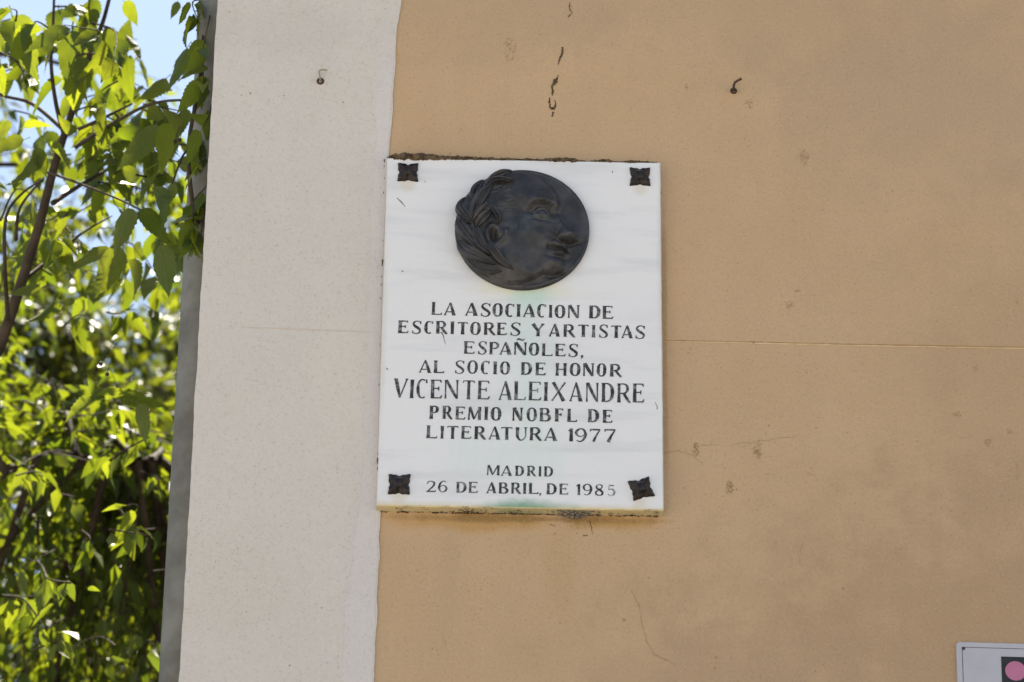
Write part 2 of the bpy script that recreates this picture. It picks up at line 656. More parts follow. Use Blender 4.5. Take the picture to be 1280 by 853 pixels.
# scored joint running right from the plaque: a shallow lip above a darker line
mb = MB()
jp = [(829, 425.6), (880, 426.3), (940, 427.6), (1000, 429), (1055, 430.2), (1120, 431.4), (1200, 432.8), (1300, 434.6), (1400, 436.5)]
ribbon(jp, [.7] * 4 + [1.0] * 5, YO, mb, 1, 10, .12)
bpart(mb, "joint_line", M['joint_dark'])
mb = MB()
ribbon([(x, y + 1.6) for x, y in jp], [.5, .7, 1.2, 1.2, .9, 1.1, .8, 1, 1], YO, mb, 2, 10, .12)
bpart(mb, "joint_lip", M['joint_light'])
mb = MB()
ribbon([(300, 409.5), (350, 410.5), (410, 413.2), (474, 415.5)], [.5, .9, 1.0, .8], BY - .0006, mb, 3, 10, .15)
bpart(mb, "joint_lip", M['faint'])

cracks = [
    ('crack', [(712, 3), (712, 12), (716, 16), (710, 21)], [.8, 1.6, .4, 2.]),
    ('crack', [(703, 59), (703.5, 64), (700, 74), (697, 82)], [2.5, 3.0, 2.2, .5]),
    ('crack', [(698, 94), (694, 102), (690, 108), (691, 113), (690, 120)], [1.2, 4.2, 1.6, 2.6, .8]),
    ('crack', [(687.5, 122), (686.5, 128), (688, 134), (691, 136.5), (694.5, 134), (694.5, 128), (693, 125)], [1.2, 2.4, 2.0, 3.2, 2.6, 1.6, .8]),
    ('crack', [(692, 140), (689.5, 146)], [2.6, 1.5]),
    ('hair', [(829, 566.5), (845, 563.8), (858, 565.5), (868, 571), (879, 581)], [.8, 1.1, .6, .8, .7]),
    ('hair', [(876, 557.5), (900, 556)], [.7, .6]),
    ('hair', [(912, 556.5), (950, 551.5), (1002, 544)], [.3, .7, .3]),
    ('hair', [(789, 738), (795, 750), (800, 760), (802, 780), (808, 800), (818, 819), (829, 823), (848, 833)], [.4, 1.0, .7, .6, .8, .8, 1.2, .4]),
    ('hair', [(956, 593), (966, 593)], [.9, .5]),
    ('hair', [(1008, 592), (1016, 593)], [.7, .6]),
    ('hair', [(1002, 680), (999, 704)], [.5, .7]),
    ('hair', [(1051, 541), (1064, 540.5)], [.9, .4]),
    ('hair', [(1200, 547), (1216, 546.5)], [.7, .4]),
    ('hair', [(1271, 578), (1271, 600)], [.6, .4]),
    ('crack', [(737, 652), (739, 660), (741, 668)], [1.2, .7, .3]),
    ('crack', [(729, 669.5), (735, 669)], [1.3, .6]),
    ('crack', [(687, 656), (694, 658)], [.6, .9]),
    ('hair', [(934, 124), (936, 130), (938.5, 136)], [.9, .8, 1.6]),
    ('hair', [(553, 795), (556, 802), (558, 809)], [.4, .6, .3]),
]
for i, (mt, path, wd) in enumerate(cracks):
    mb = MB()
    ribbon(path, wd if mt == 'crack' else [q_ * .6 for q_ in wd], YO - .0002 * (i % 3), mb, i * 3.7, 7, .5 if mt == 'crack' else 1.1)
    bpart(mb, "crack", M[mt])
smears = [(637, 62, 8, 15, 42), (870, 562, 4, 9, 46), (947, 563, 5, 13, 50), (912, 610, 4.5, 9, 44), (1005, 197, 6, 11, 34), (1235, 553, 4, 5, 24),
          (987, 380, 5, 8, 16), (996, 363, 3, 3, 8), (1196, 518, 7, 3, 10), (1219, 458, 3, 7, 10), (720, 655, 24, 6, 22), (1262, 540, 4, 3, 9), (937, 130, 5, 6, 10), (859, 109, 3, 6, 8)]
for i, (x, y, rx, ry, cnt) in enumerate(smears):
    bpart(smear(x, y, rx, ry, int(cnt * 1.5), i + 5), "plaster_scar", M['scar'])
# scattered pits over the ochre
mb = MB()
r = random.Random(4)
fixed = [(895, 822, 1.6), (894, 835, 1.2), (780, 775, 1.9), (700, 779, .9), (1020, 535, .9), (961, 532, 1.2), (694, 667, 1.3), (1054, 736, 1.3), (1271, 378, 1.6),
         (863, 436, 1.0), (942, 428, 1.3), (738, 110, 1.1), (855, 610, 1), (901, 460, .8), (1095, 603, 1), (1112, 606, .9), (1194, 518, 1.3), (765, 55, .8), (881, 66, .6), (976, 382, .7)]
for i, (x, y, q) in enumerate(fixed):
    speck(mb, x, y, q, YO, i * 2.3, 1.1)
for i in range(620):
    x, y = r.uniform(500, 1320), r.uniform(-30, 880)
    if 475 < x < 835 and 190 < y < 645: continue
    speck(mb, x, y, r.choice([.3, .35, .4, .5, .75]), YO - .00002 * (i % 5), i * 1.1, r.uniform(.7, 1.3), 5)
for i in range(220):
    x, y = 560 + r.gauss(0, 1) * 120 + r.random() * 260, 660 + abs(r.gauss(0, 60))
    speck(mb, x, y, r.uniform(.25, .55), YO - .00002 * (i % 5), i * 1.1, 1, 5)
tag(bpart(mb, "wall_pits", M['hair']), kind='stuff')
mb = MB()
for i in range(330):
    x, y = r.uniform(225, 480), r.uniform(-20, 870)
    speck(mb, x, y, r.choice([.25, .3, .3, .4, .55]), BY - .0004 - .00002 * (i % 5), i * 1.7, r.uniform(.7, 1.3), 5)
for i in range(220):
    x, y = 225 + abs(r.gauss(0, 75)), r.gauss(700, 70)
    if x < 470:
        speck(mb, x, y, r.uniform(.25, .5), BY - .0004 - .00002 * (i % 5), i * 1.7, 1, 5)
for (x, y, q) in [(313, 117, 1.2), (302, 119, .8), (287, 15, .9), (325, 54, .6), (355, 120, .8), (429, 128, .9), (402, 580 + 180, 1.1), (362, 832, 1.0)]:
    speck(mb, x, y, q, BY - .0006, x, 1.1)
tag(bpart(mb, "wall_pits", M['hair']), kind='stuff')

# ------------------------------------------------------------------ hooks in the wall
def hook(name, label, base_px, pth, matw, matp, Y0, wr, plate):
    c0 = at(*base_px, Y0)
    h = empty(name, tuple(c0))
    tag(h, label, "wall hook")
    P = []
    for (px, py, Y) in pth:
        P.append(at(px, py, Y) - c0)
    # smooth path
    Q = []
    for i in range(len(P) - 1):
        for j in range(4):
            Q.append(P[i] + (P[i + 1] - P[i]) * j / 4)
    Q.append(P[-1])
    mb = MB()
    mb.tube(Q, wr, 8)
    mb.build("hook_wire", matw, h, True)
    mb = MB()
    # washer: flat ring with thickness
    N = 16
    for rr0, rr1, ya, yb in ((plate * .45, plate, -.002, -.002), (plate, plate, -.002, .0015), (plate * .45, plate * .45, -.002, .0015)):
        b = len(mb.v)
        for k in range(N):
            a = 2 * pi * k / N
            mb.v.append((math.cos(a) * rr0, ya, math.sin(a) * rr0))
            mb.v.append((math.cos(a) * rr1, yb, math.sin(a) * rr1))
        for k in range(N):
            k2 = (k + 1) % N
            mb.f.append((b + 2 * k, b + 2 * k2, b + 2 * k2 + 1, b + 2 * k + 1)); mb.mi.append(0)
    mb.build("washer", matp, h, True)


hook("wall_hook", "small pale bent wire hook screwed into the pale painted strip", (400.5, 102),
     [(400.5, 102, .02), (400.5, 101, -.014), (399.4, 93, -.016), (399.2, 88.5, -.016), (402, 87.3, -.017), (409, 87.8, -.018)], M['steel'], M['rust'], BY, .0017, .0085)
hook("wall_hook", "black rusty bent hook in the ochre wall above right of the plaque", (917, 114),
     [(917, 114, .02), (917, 112, -.02), (917.3, 107, -.024), (918.5, 103.5, -.025), (922, 101, -.026), (927, 98.6, -.028)], M['rust'], M['rust'], 0, .0028, .0078)

# ------------------------------------------------------------------ drainpipe behind the corner
PY = .30
pl = float(at(213, 600, PY)[0])
PR = .052
pc = (pl + PR, PY, 0)
dp = empty("drainpipe", pc)
tag(dp, "grey weathered drainpipe running up behind the pale wall corner", "drainpipe")
mb = MB()
mb.tube([(0, 0, z) for z in (0.05, 2, 4, 5, 6, 8, 11.4)], PR, 28)
mb.build("pipe", M['pipe'], dp, True)
for zz in (1.9, 8.2):
    mb = MB()
    mb.tube([(0, 0, zz - .06), (0, 0, zz - .055), (0, 0, zz + .055), (0, 0, zz + .06)], [PR + .002, PR + .009, PR + .009, PR + .002], 28)
    mb.build("collar", M['pipe'], dp, True)
    mb = MB()
    mb.box(0, abs(XE - pc[0]) + .02, -.008, .008, zz - .012, zz + .012)
    mb.build("bracket", M['rust'], dp)

# ------------------------------------------------------------------ plaque
PLQ = empty("plaque", (0, 0, GZ))
tag(PLQ, "white marble memorial plaque with bronze portrait medallion and black engraved lettering", "plaque")
T = .03
HW, HH = .30, H2
mb = MB()


def outline(hw, hh, step=.012):
    pts = []
    cs = [(-hw, -hh), (hw, -hh), (hw, hh), (-hw, hh)]
    for i in range(4):
        a, b = cs[i], cs[(i + 1) % 4]
        L = math.hypot(b[0] - a[0], b[1] - a[1])
        k = int(L / step)
        for j in range(k):
            t = j / k
            pts.append((a[0] + (b[0] - a[0]) * t, a[1] + (b[1] - a[1]) * t))
    return pts


def wobble(p, amp, sd):
    x, z = p
    w_ = noise.noise(Vector((x * 30, z * 30, sd))) * amp + noise.noise(Vector((x * 140, z * 140, sd))) * amp * .6
    l = math.hypot(x, z)
    return (x + x / l * w_, z + z / l * w_)


o0 = outline(HW, HH)
back = [(x, 0.002, z) for x, z in o0]
mid_ = [(*wobble(p, .0008, 1),) for p in o0]
mid_ = [(x, -T + .0025, z) for x, z in mid_]
chips = {}
fr = []
for (x, z) in o0:
    k = max(0, noise.noise(Vector((x * 60, z * 60, 4.4))) - .28) * .012
    xx, zz = wobble((x * (1 - .0022 / HW), z * (1 - .0022 / HH)), .0006, 1)
    l = math.hypot(xx, zz)
    sx = k if abs(abs(x) - HW) < .004 else 0
    sz = k if abs(abs(z) - HH) < .004 else 0
    fr.append((xx - math.copysign(sx, xx), -T, zz - math.copysign(sz, zz)))
N = len(o0)
mb.v = back + mid_ + fr
for i in range(N):
    j = (i + 1) % N
    mb.f.append((i, j, N + j, N + i)); mb.mi.append(0)
    mb.f.append((N + i, N + j, 2 * N + j, 2 * N + i)); mb.mi.append(0)
mb.f.append(tuple(range(2 * N, 3 * N))); mb.mi.append(0)
mb.build("marble_slab", M['marble'], PLQ)

# ---- lettering: glyph strokes in a w x h box
def catmull(P, sub=6):
    out = []
    n_ = len(P)
    for i in range(n_ - 1):
        p0, p1, p2, p3 = P[max(i - 1, 0)], P[i], P[i + 1], P[min(i + 2, n_ - 1)]
        for j in range(sub):
            t = j / sub
            out.append(tuple(.5 * (2 * b + (c_ - a) * t + (2 * a - 5 * b + 4 * c_ - d) * t * t + (3 * b - a - 3 * c_ + d) * t ** 3)
                             for a, b, c_, d in zip(p0, p1, p2, p3)))
    out.append(tuple(P[-1]))
    return out


def glyph(ch, w_, h, K=1.0):
    """list of strokes; a stroke is a list of (x, y, width)"""
    Tk, t = .232 * h * K, .085 * h * K
    st = []

    def stem(x, y0=0., y1=1., wd=None, flare=.30):
        wd = wd or Tk
        H_ = (y1 - y0) * h
        st.append([(x, y0 * h, wd * (1 + flare)), (x, y0 * h + .06 * h, wd * 1.02), (x, y0 * h + .5 * H_, wd * .92), (x, y1 * h - .06 * h, wd * 1.02), (x, y1 * h, wd * (1 + flare))])

    def hair(x0, y0, x1, y1, wd=None, f0=0, f1=0):
        wd = wd or t
        P = [(x0, y0, wd * (1 + f0))]
        P += [(x0 + (x1 - x0) * .25, y0 + (y1 - y0) * .25, wd), (x0 + (x1 - x0) * .72, y0 + (y1 - y0) * .72, wd)]
        P += [(x1, y1, wd * (1 + f1))]
        st.append(P)

    def curve(P, sub=6):
        st.append(catmull([(a * w_, b * h, c_ * h * K) for a, b, c_ in P], sub))

    def ell(cx, cy, rx, ry, a0, a1, thick, thin, n_=22):
        P = []
        for i in range(n_ + 1):
            a = math.radians(a0 + (a1 - a0) * i / n_)
            wd = thin + (thick - thin) * abs(math.cos(a)) ** 1.5
            rxx, ryy = rx - wd / 2, ry - t / 2
            P.append((cx + math.cos(a) * rxx, cy + math.sin(a) * ryy, wd))
        st.append(P)
    b = Tk * .62
    if ch in 'LEFIHDPRBTN1':
        pass
    if ch == 'I':
        stem(w_ / 2, wd=max(Tk, w_ * .62))
    elif ch == 'L':
        stem(b); hair(b, t / 2, w_, t / 2, f1=0); hair(w_ - t * .7, t * .4, w_ - t * .1, .17 * h, t * 1.1, .6, -.4)
    elif ch in 'EF':
        stem(b); hair(b, h - t / 2, w_ * .93, h - t / 2); hair(w_ * .93 - t * .6, h - t * .4, w_ * .95, .84 * h, t * 1.1, .6, -.4)
        hair(b, .53 * h, w_ * .72, .53 * h); hair(w_ * .72, .42 * h, w_ * .72, .63 * h, t * .9, .3, .3)
        if ch == 'E':
            hair(b, t / 2, w_ * .96, t / 2); hair(w_ * .95 - t * .5, t * .4, w_ + t * .1, .17 * h, t * 1.1, .6, -.4)
    elif ch == 'H':
        stem(b); stem(w_ - b); hair(b, .5 * h, w_ - b, .5 * h)
    elif ch == 'T':
        stem(w_ / 2); hair(t * .3, h - t * .6, w_ - t * .3, h - t * .6); hair(t, h - t * .5, t * .2, .86 * h, t, .5, -.4); hair(w_ - t, h - t * .5, w_ - t * .2, .86 * h, t, .5, -.4)
    elif ch == 'A':
        hair(.06 * w_, 0, .5 * w_, h * .97, t * 1.05, .2, -.2)
        st.append([(w_ - Tk * .55, 0, Tk * 1.1), (.74 * w_, .4 * h, Tk), (.50 * w_, h, Tk * .62)])
        hair(.2 * w_, .27 * h, .78 * w_, .27 * h)
        hair(-.02 * w_, t * .3, .2 * w_, t * .3, t * .7); hair(w_ * .72, t * .3, w_ * 1.03, t * .3, t * .7)
    elif ch == 'V':
        st.append([(Tk * .55, h, Tk * 1.15), (.3 * w_, .5 * h, Tk * .95), (.47 * w_, 0, Tk * .5)])
        hair(.47 * w_, .02 * h, .95 * w_, h, t * 1.05, 0, .3)
        hair(-.02 * w_, h - t * .3, .26 * w_, h - t * .3, t * .7); hair(.82 * w_, h - t * .3, 1.03 * w_, h - t * .3, t * .8)
    elif ch == 'X':
        st.append([(.12 * w_, h, Tk * 1.15), (.5 * w_, .5 * h, Tk * .9), (.88 * w_, 0, Tk * 1.15)])
        hair(.05 * w_, 0, .96 * w_, h, t * 1.1, .4, .4)
    elif ch == 'Y':
        st.append([(.13 * w_, h, Tk * 1.15), (.33 * w_, .72 * h, Tk), (.54 * w_, .44 * h, Tk * .95)])
        hair(.55 * w_, .46 * h, .92 * w_, h, t * 1.5, .0, .5); stem(.54 * w_, 0, .5, flare=.35)
        hair(.76 * w_, h - t * .3, 1.03 * w_, h - t * .3, t * .7)
    elif ch in 'NÑ':
        hair(t * 1.1, 0, t * 1.1, h, t * 1.2, .5, .3); hair(w_ - t * 1.1, 0, w_ - t * 1.1, h, t * 1.2, .2, .5)
        st.append([(t * 1.1 + Tk * .25, h, Tk * .9), (.5 * w_, .5 * h, Tk), (w_ - t * 1.4, .02 * h, Tk * .75)])
        hair(w_ - t * 2.4, h - t * .3, w_ + t * .2, h - t * .3, t * .7)
        if ch == 'Ñ':
            st.append(catmull([(.22 * w_, 1.16 * h, t * .5), (.36 * w_, 1.27 * h, t * 1.5), (.52 * w_, 1.23 * h, t * 1.7), (.68 * w_, 1.19 * h, t * 1.5), (.84 * w_, 1.30 * h, t * .5)]))
    elif ch == 'M':
        hair(.09 * w_, 0, .12 * w_, h, t * 1.3, .5, .2); stem(w_ - b * .95)
        st.append([(.14 * w_, h, Tk * .9), (.31 * w_, .55 * h, Tk * .9), (.47 * w_, .04 * h, Tk * .6)])
        hair(.48 * w_, .06 * h, .86 * w_, h, t * 1.2)
    elif ch in 'O':
        ell(w_ / 2, h / 2, w_ / 2, h * .52, 90, 450, Tk * 1.0, t, 34)
    elif ch == 'C':
        ell(w_ * .53, h / 2, w_ * .53, h * .52, 62, 300, Tk * 1.0, t * 1.1, 26)
        hair(.90 * w_, .80 * h, .88 * w_, 1.0 * h, t * 1.3, .2, .2)
    elif ch == 'D':
        stem(b); ell(w_ * .38, h / 2, w_ * .62, h * .5, 90, -90, Tk * 1.05, t, 22)
        hair(b, h - t / 2, w_ * .38, h - t / 2); hair(b, t / 2, w_ * .38, t / 2)
    elif ch in 'PRB':
        stem(b)
        my = .46 if ch != 'B' else .53
        rw = w_ * (.50 if ch == 'R' else .52 if ch == 'P' else .44)
        cx = w_ * (.40 if ch != 'B' else .42)
        ell(cx, h * (1 + my) / 2, rw, h * (1 - my) / 2 + t * .2, 90, -90, Tk * .9, t, 16)
        hair(b, h - t / 2, cx, h - t / 2); hair(b, my * h + t * .3, cx, my * h + t * .3)
        if ch == 'R':
            st.append([(.52 * w_, .46 * h, Tk * .8), (.72 * w_, .22 * h, Tk * .85), (.92 * w_, .03 * h, Tk * .7), (1.03 * w_, -.02 * h, t * .6)])
        if ch == 'B':
            ell(w_ * .42, h * my / 2 + t * .1, w_ * .57, h * my / 2 + t * .3, 90, -90, Tk, t, 16)
            hair(b, t / 2, w_ * .42, t / 2)
    elif ch == 'S':
        curve([(.93, .80, .06), (.80, .95, .075), (.50, 1.0, .075), (.20, .90, .12), (.14, .73, .16), (.36, .57, .20), (.66, .43, .21), (.88, .27, .17), (.80, .08, .12), (.50, -.01, .075), (.20, .03, .075), (.04, .17, .06)], 5)
        hair(.93 * w_, .76 * h, .93 * w_, .99 * h, t * .9, .1, .2); hair(.05 * w_, .0, .05 * w_, .23 * h, t * .9, .2, .1)
    elif ch == 'U':
        st.append(catmull([(b, h, Tk * 1.2), (b, .6 * h, Tk), (b * 1.02, .30 * h, Tk * .9), (.36 * w_, .04 * h, t * 1.6), (.62 * w_, .02 * h, t * 1.2), (w_ - t * 1.2, .28 * h, t * 1.1), (w_ - t, .6 * h, t), (w_ - t, h, t * 1.3)], 5))
        hair(w_ - t * 2.6, h - t * .3, w_ + t * .4, h - t * .3, t * .7)
    elif ch == ',':
        st.append(catmull([(.55 * w_, .12 * h, .12 * h), (.62 * w_, .04 * h, .17 * h), (.60 * w_, -.06 * h, .12 * h), (.3 * w_, -.18 * h, .03 * h)]))
    elif ch == '1':
        stem(w_ * .62, flare=.2); hair(.02 * w_, .80 * h, .6 * w_, .95 * h, t * 1.3, -.4, .5)
    elif ch == '2':
        curve([(.08, .74, .06), (.22, .94, .09), (.52, .99, .10), (.82, .86, .17), (.80, .62, .17), (.45, .30, .11), (.08, .05, .08)], 5)
        hair(.03 * w_, t * .7, .98 * w_, t * .7, t * 1.3); hair(.96 * w_, t * .5, w_ * 1.0, .18 * h, t)
    elif ch in '69':
        P = [(.86, .90, .07), (.58, 1.0, .075), (.25, .82, .15), (.10, .45, .20), (.22, .12, .15), (.52, .0, .08), (.84, .14, .16), (.92, .34, .19), (.78, .54, .10), (.52, .60, .07), (.24, .50, .07)]
        if ch == '9':
            P = [(1 - a, 1 - b_, c_) for a, b_, c_ in P]
        curve(P, 5)
    elif ch == '7':
        hair(.02 * w_, h - t * .7, .98 * w_, h - t * .7, t * 1.4); hair(.04 * w_, .80 * h, .06 * w_, h, t)
        st.append([(.94 * w_, h - t, t * 1.0), (.62 * w_, .5 * h, Tk * .6), (.34 * w_, .0, Tk * 1.0)])
    elif ch == '8':
        curve([(.5, 1.0, .07), (.20, .90, .13), (.20, .68, .15), (.50, .53, .19), (.86, .33, .17), (.86, .10, .15), (.5, .0, .075), (.12, .10, .14), (.12, .34, .14), (.5, .53, .10), (.82, .72, .10), (.80, .92, .12), (.5, 1.0, .07)], 5)
    elif ch == '5':
        curve([(.10, .16, .07), (.26, .02, .09), (.55, .0, .09), (.86, .14, .17), (.88, .42, .17), (.60, .60, .09), (.20, .54, .06), (.20, .75, .06), (.24, .97, .06)], 5)
        hair(.24 * w_, h - t, .85 * w_, h - t, t * 1.1)
    return st


def zx(o, s, lst):
    return [(ch, o + a / s, o + b / s) for ch, a, b in lst]


s7 = 1280 / 180
LINES = [
    ((540, 393.8), (765, 398.8), 16.0, zx(480, s7, [('L', 420, 513), ('A', 533, 635), ('A', 722, 830), ('S', 862, 945), ('O', 962, 1055), ('C', 1075, 1157), ('I', 1173, 1217)]) +
     zx(650, s7, [('A', 27, 130), ('C', 150, 230), ('I', 253, 290), ('O', 307, 403), ('N', 422, 527), ('D', 612, 715), ('E', 732, 825)])),
    ((503, 416.5), (800, 423.2), 15.6, zx(480, s7, [('E', 122, 213), ('S', 250, 328), ('C', 355, 435), ('R', 460, 560), ('I', 588, 625), ('T', 652, 745), ('O', 763, 858), ('R', 885, 985), ('E', 1003, 1088), ('S', 1125, 1210)]) +
     zx(650, s7, [('Y', 97, 213), ('A', 258, 353), ('R', 383, 487), ('T', 515, 610), ('I', 637, 670), ('S', 705, 780), ('T', 810, 900), ('A', 903, 1000), ('S', 1028, 1110)])),
    ((586, 442.4), (716, 445.9), 15.7, zx(480, s7, [('E', 708, 803), ('S', 838, 910), ('P', 933, 1030), ('A', 1028, 1130), ('Ñ', 1153, 1268)]) +
     zx(650, s7, [('O', 78, 170), ('L', 192, 288), ('E', 312, 402), ('S', 433, 512), (',', 530, 565)])),
    ((530, 466), (771, 471.2), 15.8, zx(480, s7, [('A', 310, 417), ('L', 440, 533), ('S', 633, 712), ('O', 738, 832), ('C', 860, 938), ('I', 970, 1003), ('O', 1030, 1120)]) +
     zx(650, s7, [('D', 8, 107), ('E', 133, 225), ('H', 313, 415), ('O', 440, 537), ('N', 557, 658), ('O', 680, 767), ('R', 797, 900)])),
    ((514, 497.7), (800, 503.6), 23.5, zx(480, s7, [('V', 83, 205), ('I', 227, 262), ('C', 285, 385), ('E', 412, 512), ('N', 535, 660), ('T', 697, 803), ('E', 830, 935), ('A', 1020, 1133), ('L', 1155, 1257)]) +
     zx(650, s7, [('E', 75, 185), ('I', 210, 247), ('X', 277, 403), ('A', 440, 553), ('N', 583, 697), ('D', 723, 837), ('R', 862, 980), ('E', 1000, 1100)])),
    ((543, 523.8), (760, 528.7), 16.4, zx(480, s7, [('P', 400, 492), ('R', 517, 603), ('E', 633, 720), ('M', 742, 863), ('I', 890, 923), ('O', 947, 1043), ('N', 1138, 1233)]) +
     zx(650, s7, [('O', 57, 150), ('B', 172, 277), ('F', 307, 385), ('L', 418, 505), ('D', 602, 703), ('E', 733, 818)])),
    ((539, 548), (762, 552.8), 16.1, zx(480, s7, [('L', 375, 470), ('I', 497, 533), ('T', 557, 660), ('E', 683, 773), ('R', 800, 900), ('A', 930, 1030), ('T', 1040, 1142), ('U', 1168, 1268)]) +
     zx(650, s7, [('R', 83, 188), ('A', 215, 327), ('1', 428, 470), ('9', 490, 590), ('7', 620, 713), ('7', 750, 850)])),
    ((616, 594.4), (686, 596), 12.6, zx(480, s7, [('M', 910, 1027), ('A', 1040, 1135), ('D', 1165, 1245)]) + zx(650, s7, [('R', 62, 137), ('I', 165, 190), ('D', 213, 293)])),
    ((537, 615), (765, 619.8), 13.7, zx(480, s7, [('2', 375, 457), ('6', 480, 560), ('D', 640, 733), ('E', 750, 830), ('A', 912, 995), ('B', 1018, 1107), ('R', 1127, 1213), ('I', 1230, 1268)]) +
     zx(650, s7, [('L', 77, 163), (',', 165, 190), ('D', 235, 325), ('E', 348, 427), ('1', 500, 537), ('9', 560, 640), ('8', 668, 740), ('5', 775, 845)])),
]
YL = -T - .0006
rl = random.Random(3)
for li, (p0, p1, cap, chars) in enumerate(LINES):
    sl_ = (p1[1] - p0[1]) / (p1[0] - p0[0])
    for ci, (ch, xa, xb) in enumerate(chars):
        yb = p0[1] + sl_ * (xa - p0[0]) + rl.uniform(-.25, .25)
        q0 = at(xa, yb, YL)
        q1 = at(xb, yb + sl_ * (xb - xa), YL)
        qt = at(xa, yb - cap * rl.uniform(.985, 1.015), YL)
        wd = math.hypot(q1[0] - q0[0], q1[2] - q0[2])
        hh = qt[2] - q0[2]
        K = (.66 if li == 4 else .98) * rl.uniform(.93, 1.07)
        if (li, ci) in ((3, 2), (3, 3), (3, 4)): K *= .85
        ux = np.array([q1[0] - q0[0], 0, q1[2] - q0[2]]) / wd
        uz = np.array([.012 + rl.uniform(-.012, .012), 0, 1])
        mb = MB()
        for si, stk in enumerate(glyph(ch, wd, hh, K)):
            off = -si * .00012
            b = len(mb.v)
            n_ = len(stk)
            for k in range(n_):
                a, e = stk[max(k - 1, 0)], stk[min(k + 1, n_ - 1)]
                tx, ty = e[0] - a[0], e[1] - a[1]
                l = math.hypot(tx, ty) or 1
                nx, ny = -ty / l, tx / l
                x, y, ww = stk[k]
                ww = ww * (1 + .26 * noise.noise(Vector((x * 420 + li * 9, y * 420, ci * 3.3))))
                for sg in (1, -1):
                    lx, ly = x + nx * ww / 2 * sg, y + ny * ww / 2 * sg
                    P = q0 + ux * lx + uz * ly
                    mb.v.append((P[0], YL + off, P[2] - GZ))
            for k in range(n_ - 1):
                mb.f.append((b + 2 * k, b + 2 * k + 1, b + 2 * k + 3, b + 2 * k + 2)); mb.mi.append(0)
        faded = (li == 8 and ci == len(chars) - 1)
        lo = mb.build("letter", M['letter_faded'] if faded else M['letter'], PLQ)
        if faded:
            lo['label'] = "faded grey last digit of the date"
        if li == 5 and ch == 'F':
            lo['label'] = "letter with its lower bar worn away"

# fine scratches on the marble
for path, wd in (([(551, 415), (554, 420), (557, 431)], [1.4, 1.0, .3]), ([(496, 247.5), (501, 252), (506.5, 258.5)], [.6, 1.0, .5]),
                 ([(765.5, 214), (765.5, 216.5)], [.9, .6]), ([(819, 503), (821, 507), (821.5, 512)], [.7, .6, .9]), ([(502, 338), (504, 340)], [.8, .8]),
                 ([(483, 460), (484.5, 462)], [1, .9]), ([(531, 226), (532, 228)], [.7, .5])):
    mb = MB()
    ribbon(path, wd, YL, mb, 3, 4, .3)
    mb.v = [(a, b, c_ - GZ) for a, b, c_ in mb.v]
    mb.build("scratch", M['letter'], PLQ)

# ---- rosette bolt covers
ROS = [((510, 216), 0, 27, 24), ((800, 221.5), -1, 27, 23.5), ((499, 606), 1.5, 27.5, 27), ((801.5, 611.5), 15, 26, 26)]
for i, ((px, py), rot, wpx, hpx) in enumerate(ROS):
    c0 = at(px, py, -T)
    mb = MB()
    R0 = (.0315, .0312, .0322, .0318)[i]
    a0 = math.radians(rot + (0, 1.5, -2, 0)[i])
    NA = 48
    rings = [(1.0, 0.0, 1), (1.0, .0035, 1), (.86, .0065, 1), (.62, .0075, .8), (.45, .010, .6), (.30, .0135, .35), (.14, .0150, .1)]
    b = len(mb.v)
    for (k, h, am) in rings:
        for j in range(NA):
            a = 2 * pi * j / NA
            # four pointed petals along the diagonals
            dlt = abs((a + pi / 4) % (pi / 2) - pi / 4)
            q = dlt / (pi / 4)
            star = .72 / math.cos(dlt) * (1 - .16 * math.exp(-(dlt / .26) ** 2)) * (1 - .06 * math.exp(-((dlt - .5) / .12) ** 2))
            rr = R0 * k * (1 - am + am * star) * (1 + .05 * noise.noise(Vector((math.cos(a) * 2, math.sin(a) * 2, i * 3.1))))
            hh = h + (.0028 * (1 - q) ** 2 * (-1) * am if 0 < h < .011 else 0) + noise.noise(Vector((math.cos(a) * 3 * k, math.sin(a) * 3 * k, i * 5.))) * .0010 * (h > 0)
            ridge = .0022 * q ** 6 * (1 if .4 < k < .95 else 0)
            x, z = math.cos(a + a0) * rr, math.sin(a + a0) * rr
            mb.v.append((x, -(hh + ridge), z))
    for ri in range(len(rings) - 1):
        for j in range(NA):
            j2 = (j + 1) % NA
            mb.f.append((b + ri * NA + j, b + ri * NA + j2, b + (ri + 1) * NA + j2, b + (ri + 1) * NA + j)); mb.mi.append(0)
    e = b + (len(rings) - 1) * NA
    mb.f.append(tuple(e + j for j in range(NA))); mb.mi.append(0)
    o = mb.build("rosette_bolt", M['iron'], PLQ, True)
    o.location = (c0[0], -T, c0[2] - GZ)
    if i == 3: o['label'] = "bolt rosette twisted askew on the lower right corner"

# ---- mortar crumbs along the top edge and the left side
mb = MB()
r = random.Random(12)
top_prof = [(486, 1.5), (492, 3.2), (505, 4.4), (520, 4.6), (540, 3.4), (570, 2.6), (600, 2.2), (630, 1.7), (660, 1.6), (676, 1.6), (692, 2.4), (706, 3.4), (716, 2.8), (722, 1.2), (735, .5), (748, 1.5), (756, 2.6), (764, 1.6), (772, .5), (790, 1.6), (812, 1.1), (822, .4)]
def prof(x):
    for (a, va), (b_, vb) in zip(top_prof, top_prof[1:]):
        if a <= x <= b_: return va + (vb - va) * (x - a) / (b_ - a)
    return 0
x = 485.5
i = 0
while x < 823:
    hgt = prof(x) * .0019 * (.55 + .8 * r.random())
    if hgt > .0006:
        c0 = at(x, 196, -T)
        for lay in range(2):
            yy = -T + .003 + lay * .008 - r.random() * .002
            mb.lump((c0[0] + r.uniform(-.001, .001), yy, H2 + hgt * .25), hgt * .85 + .0004, i * 1.3 + lay, (1.1 + r.random() * .8, 1.0, .9), .6)
    x += r.uniform(1.0, 1.9)
    i += 1
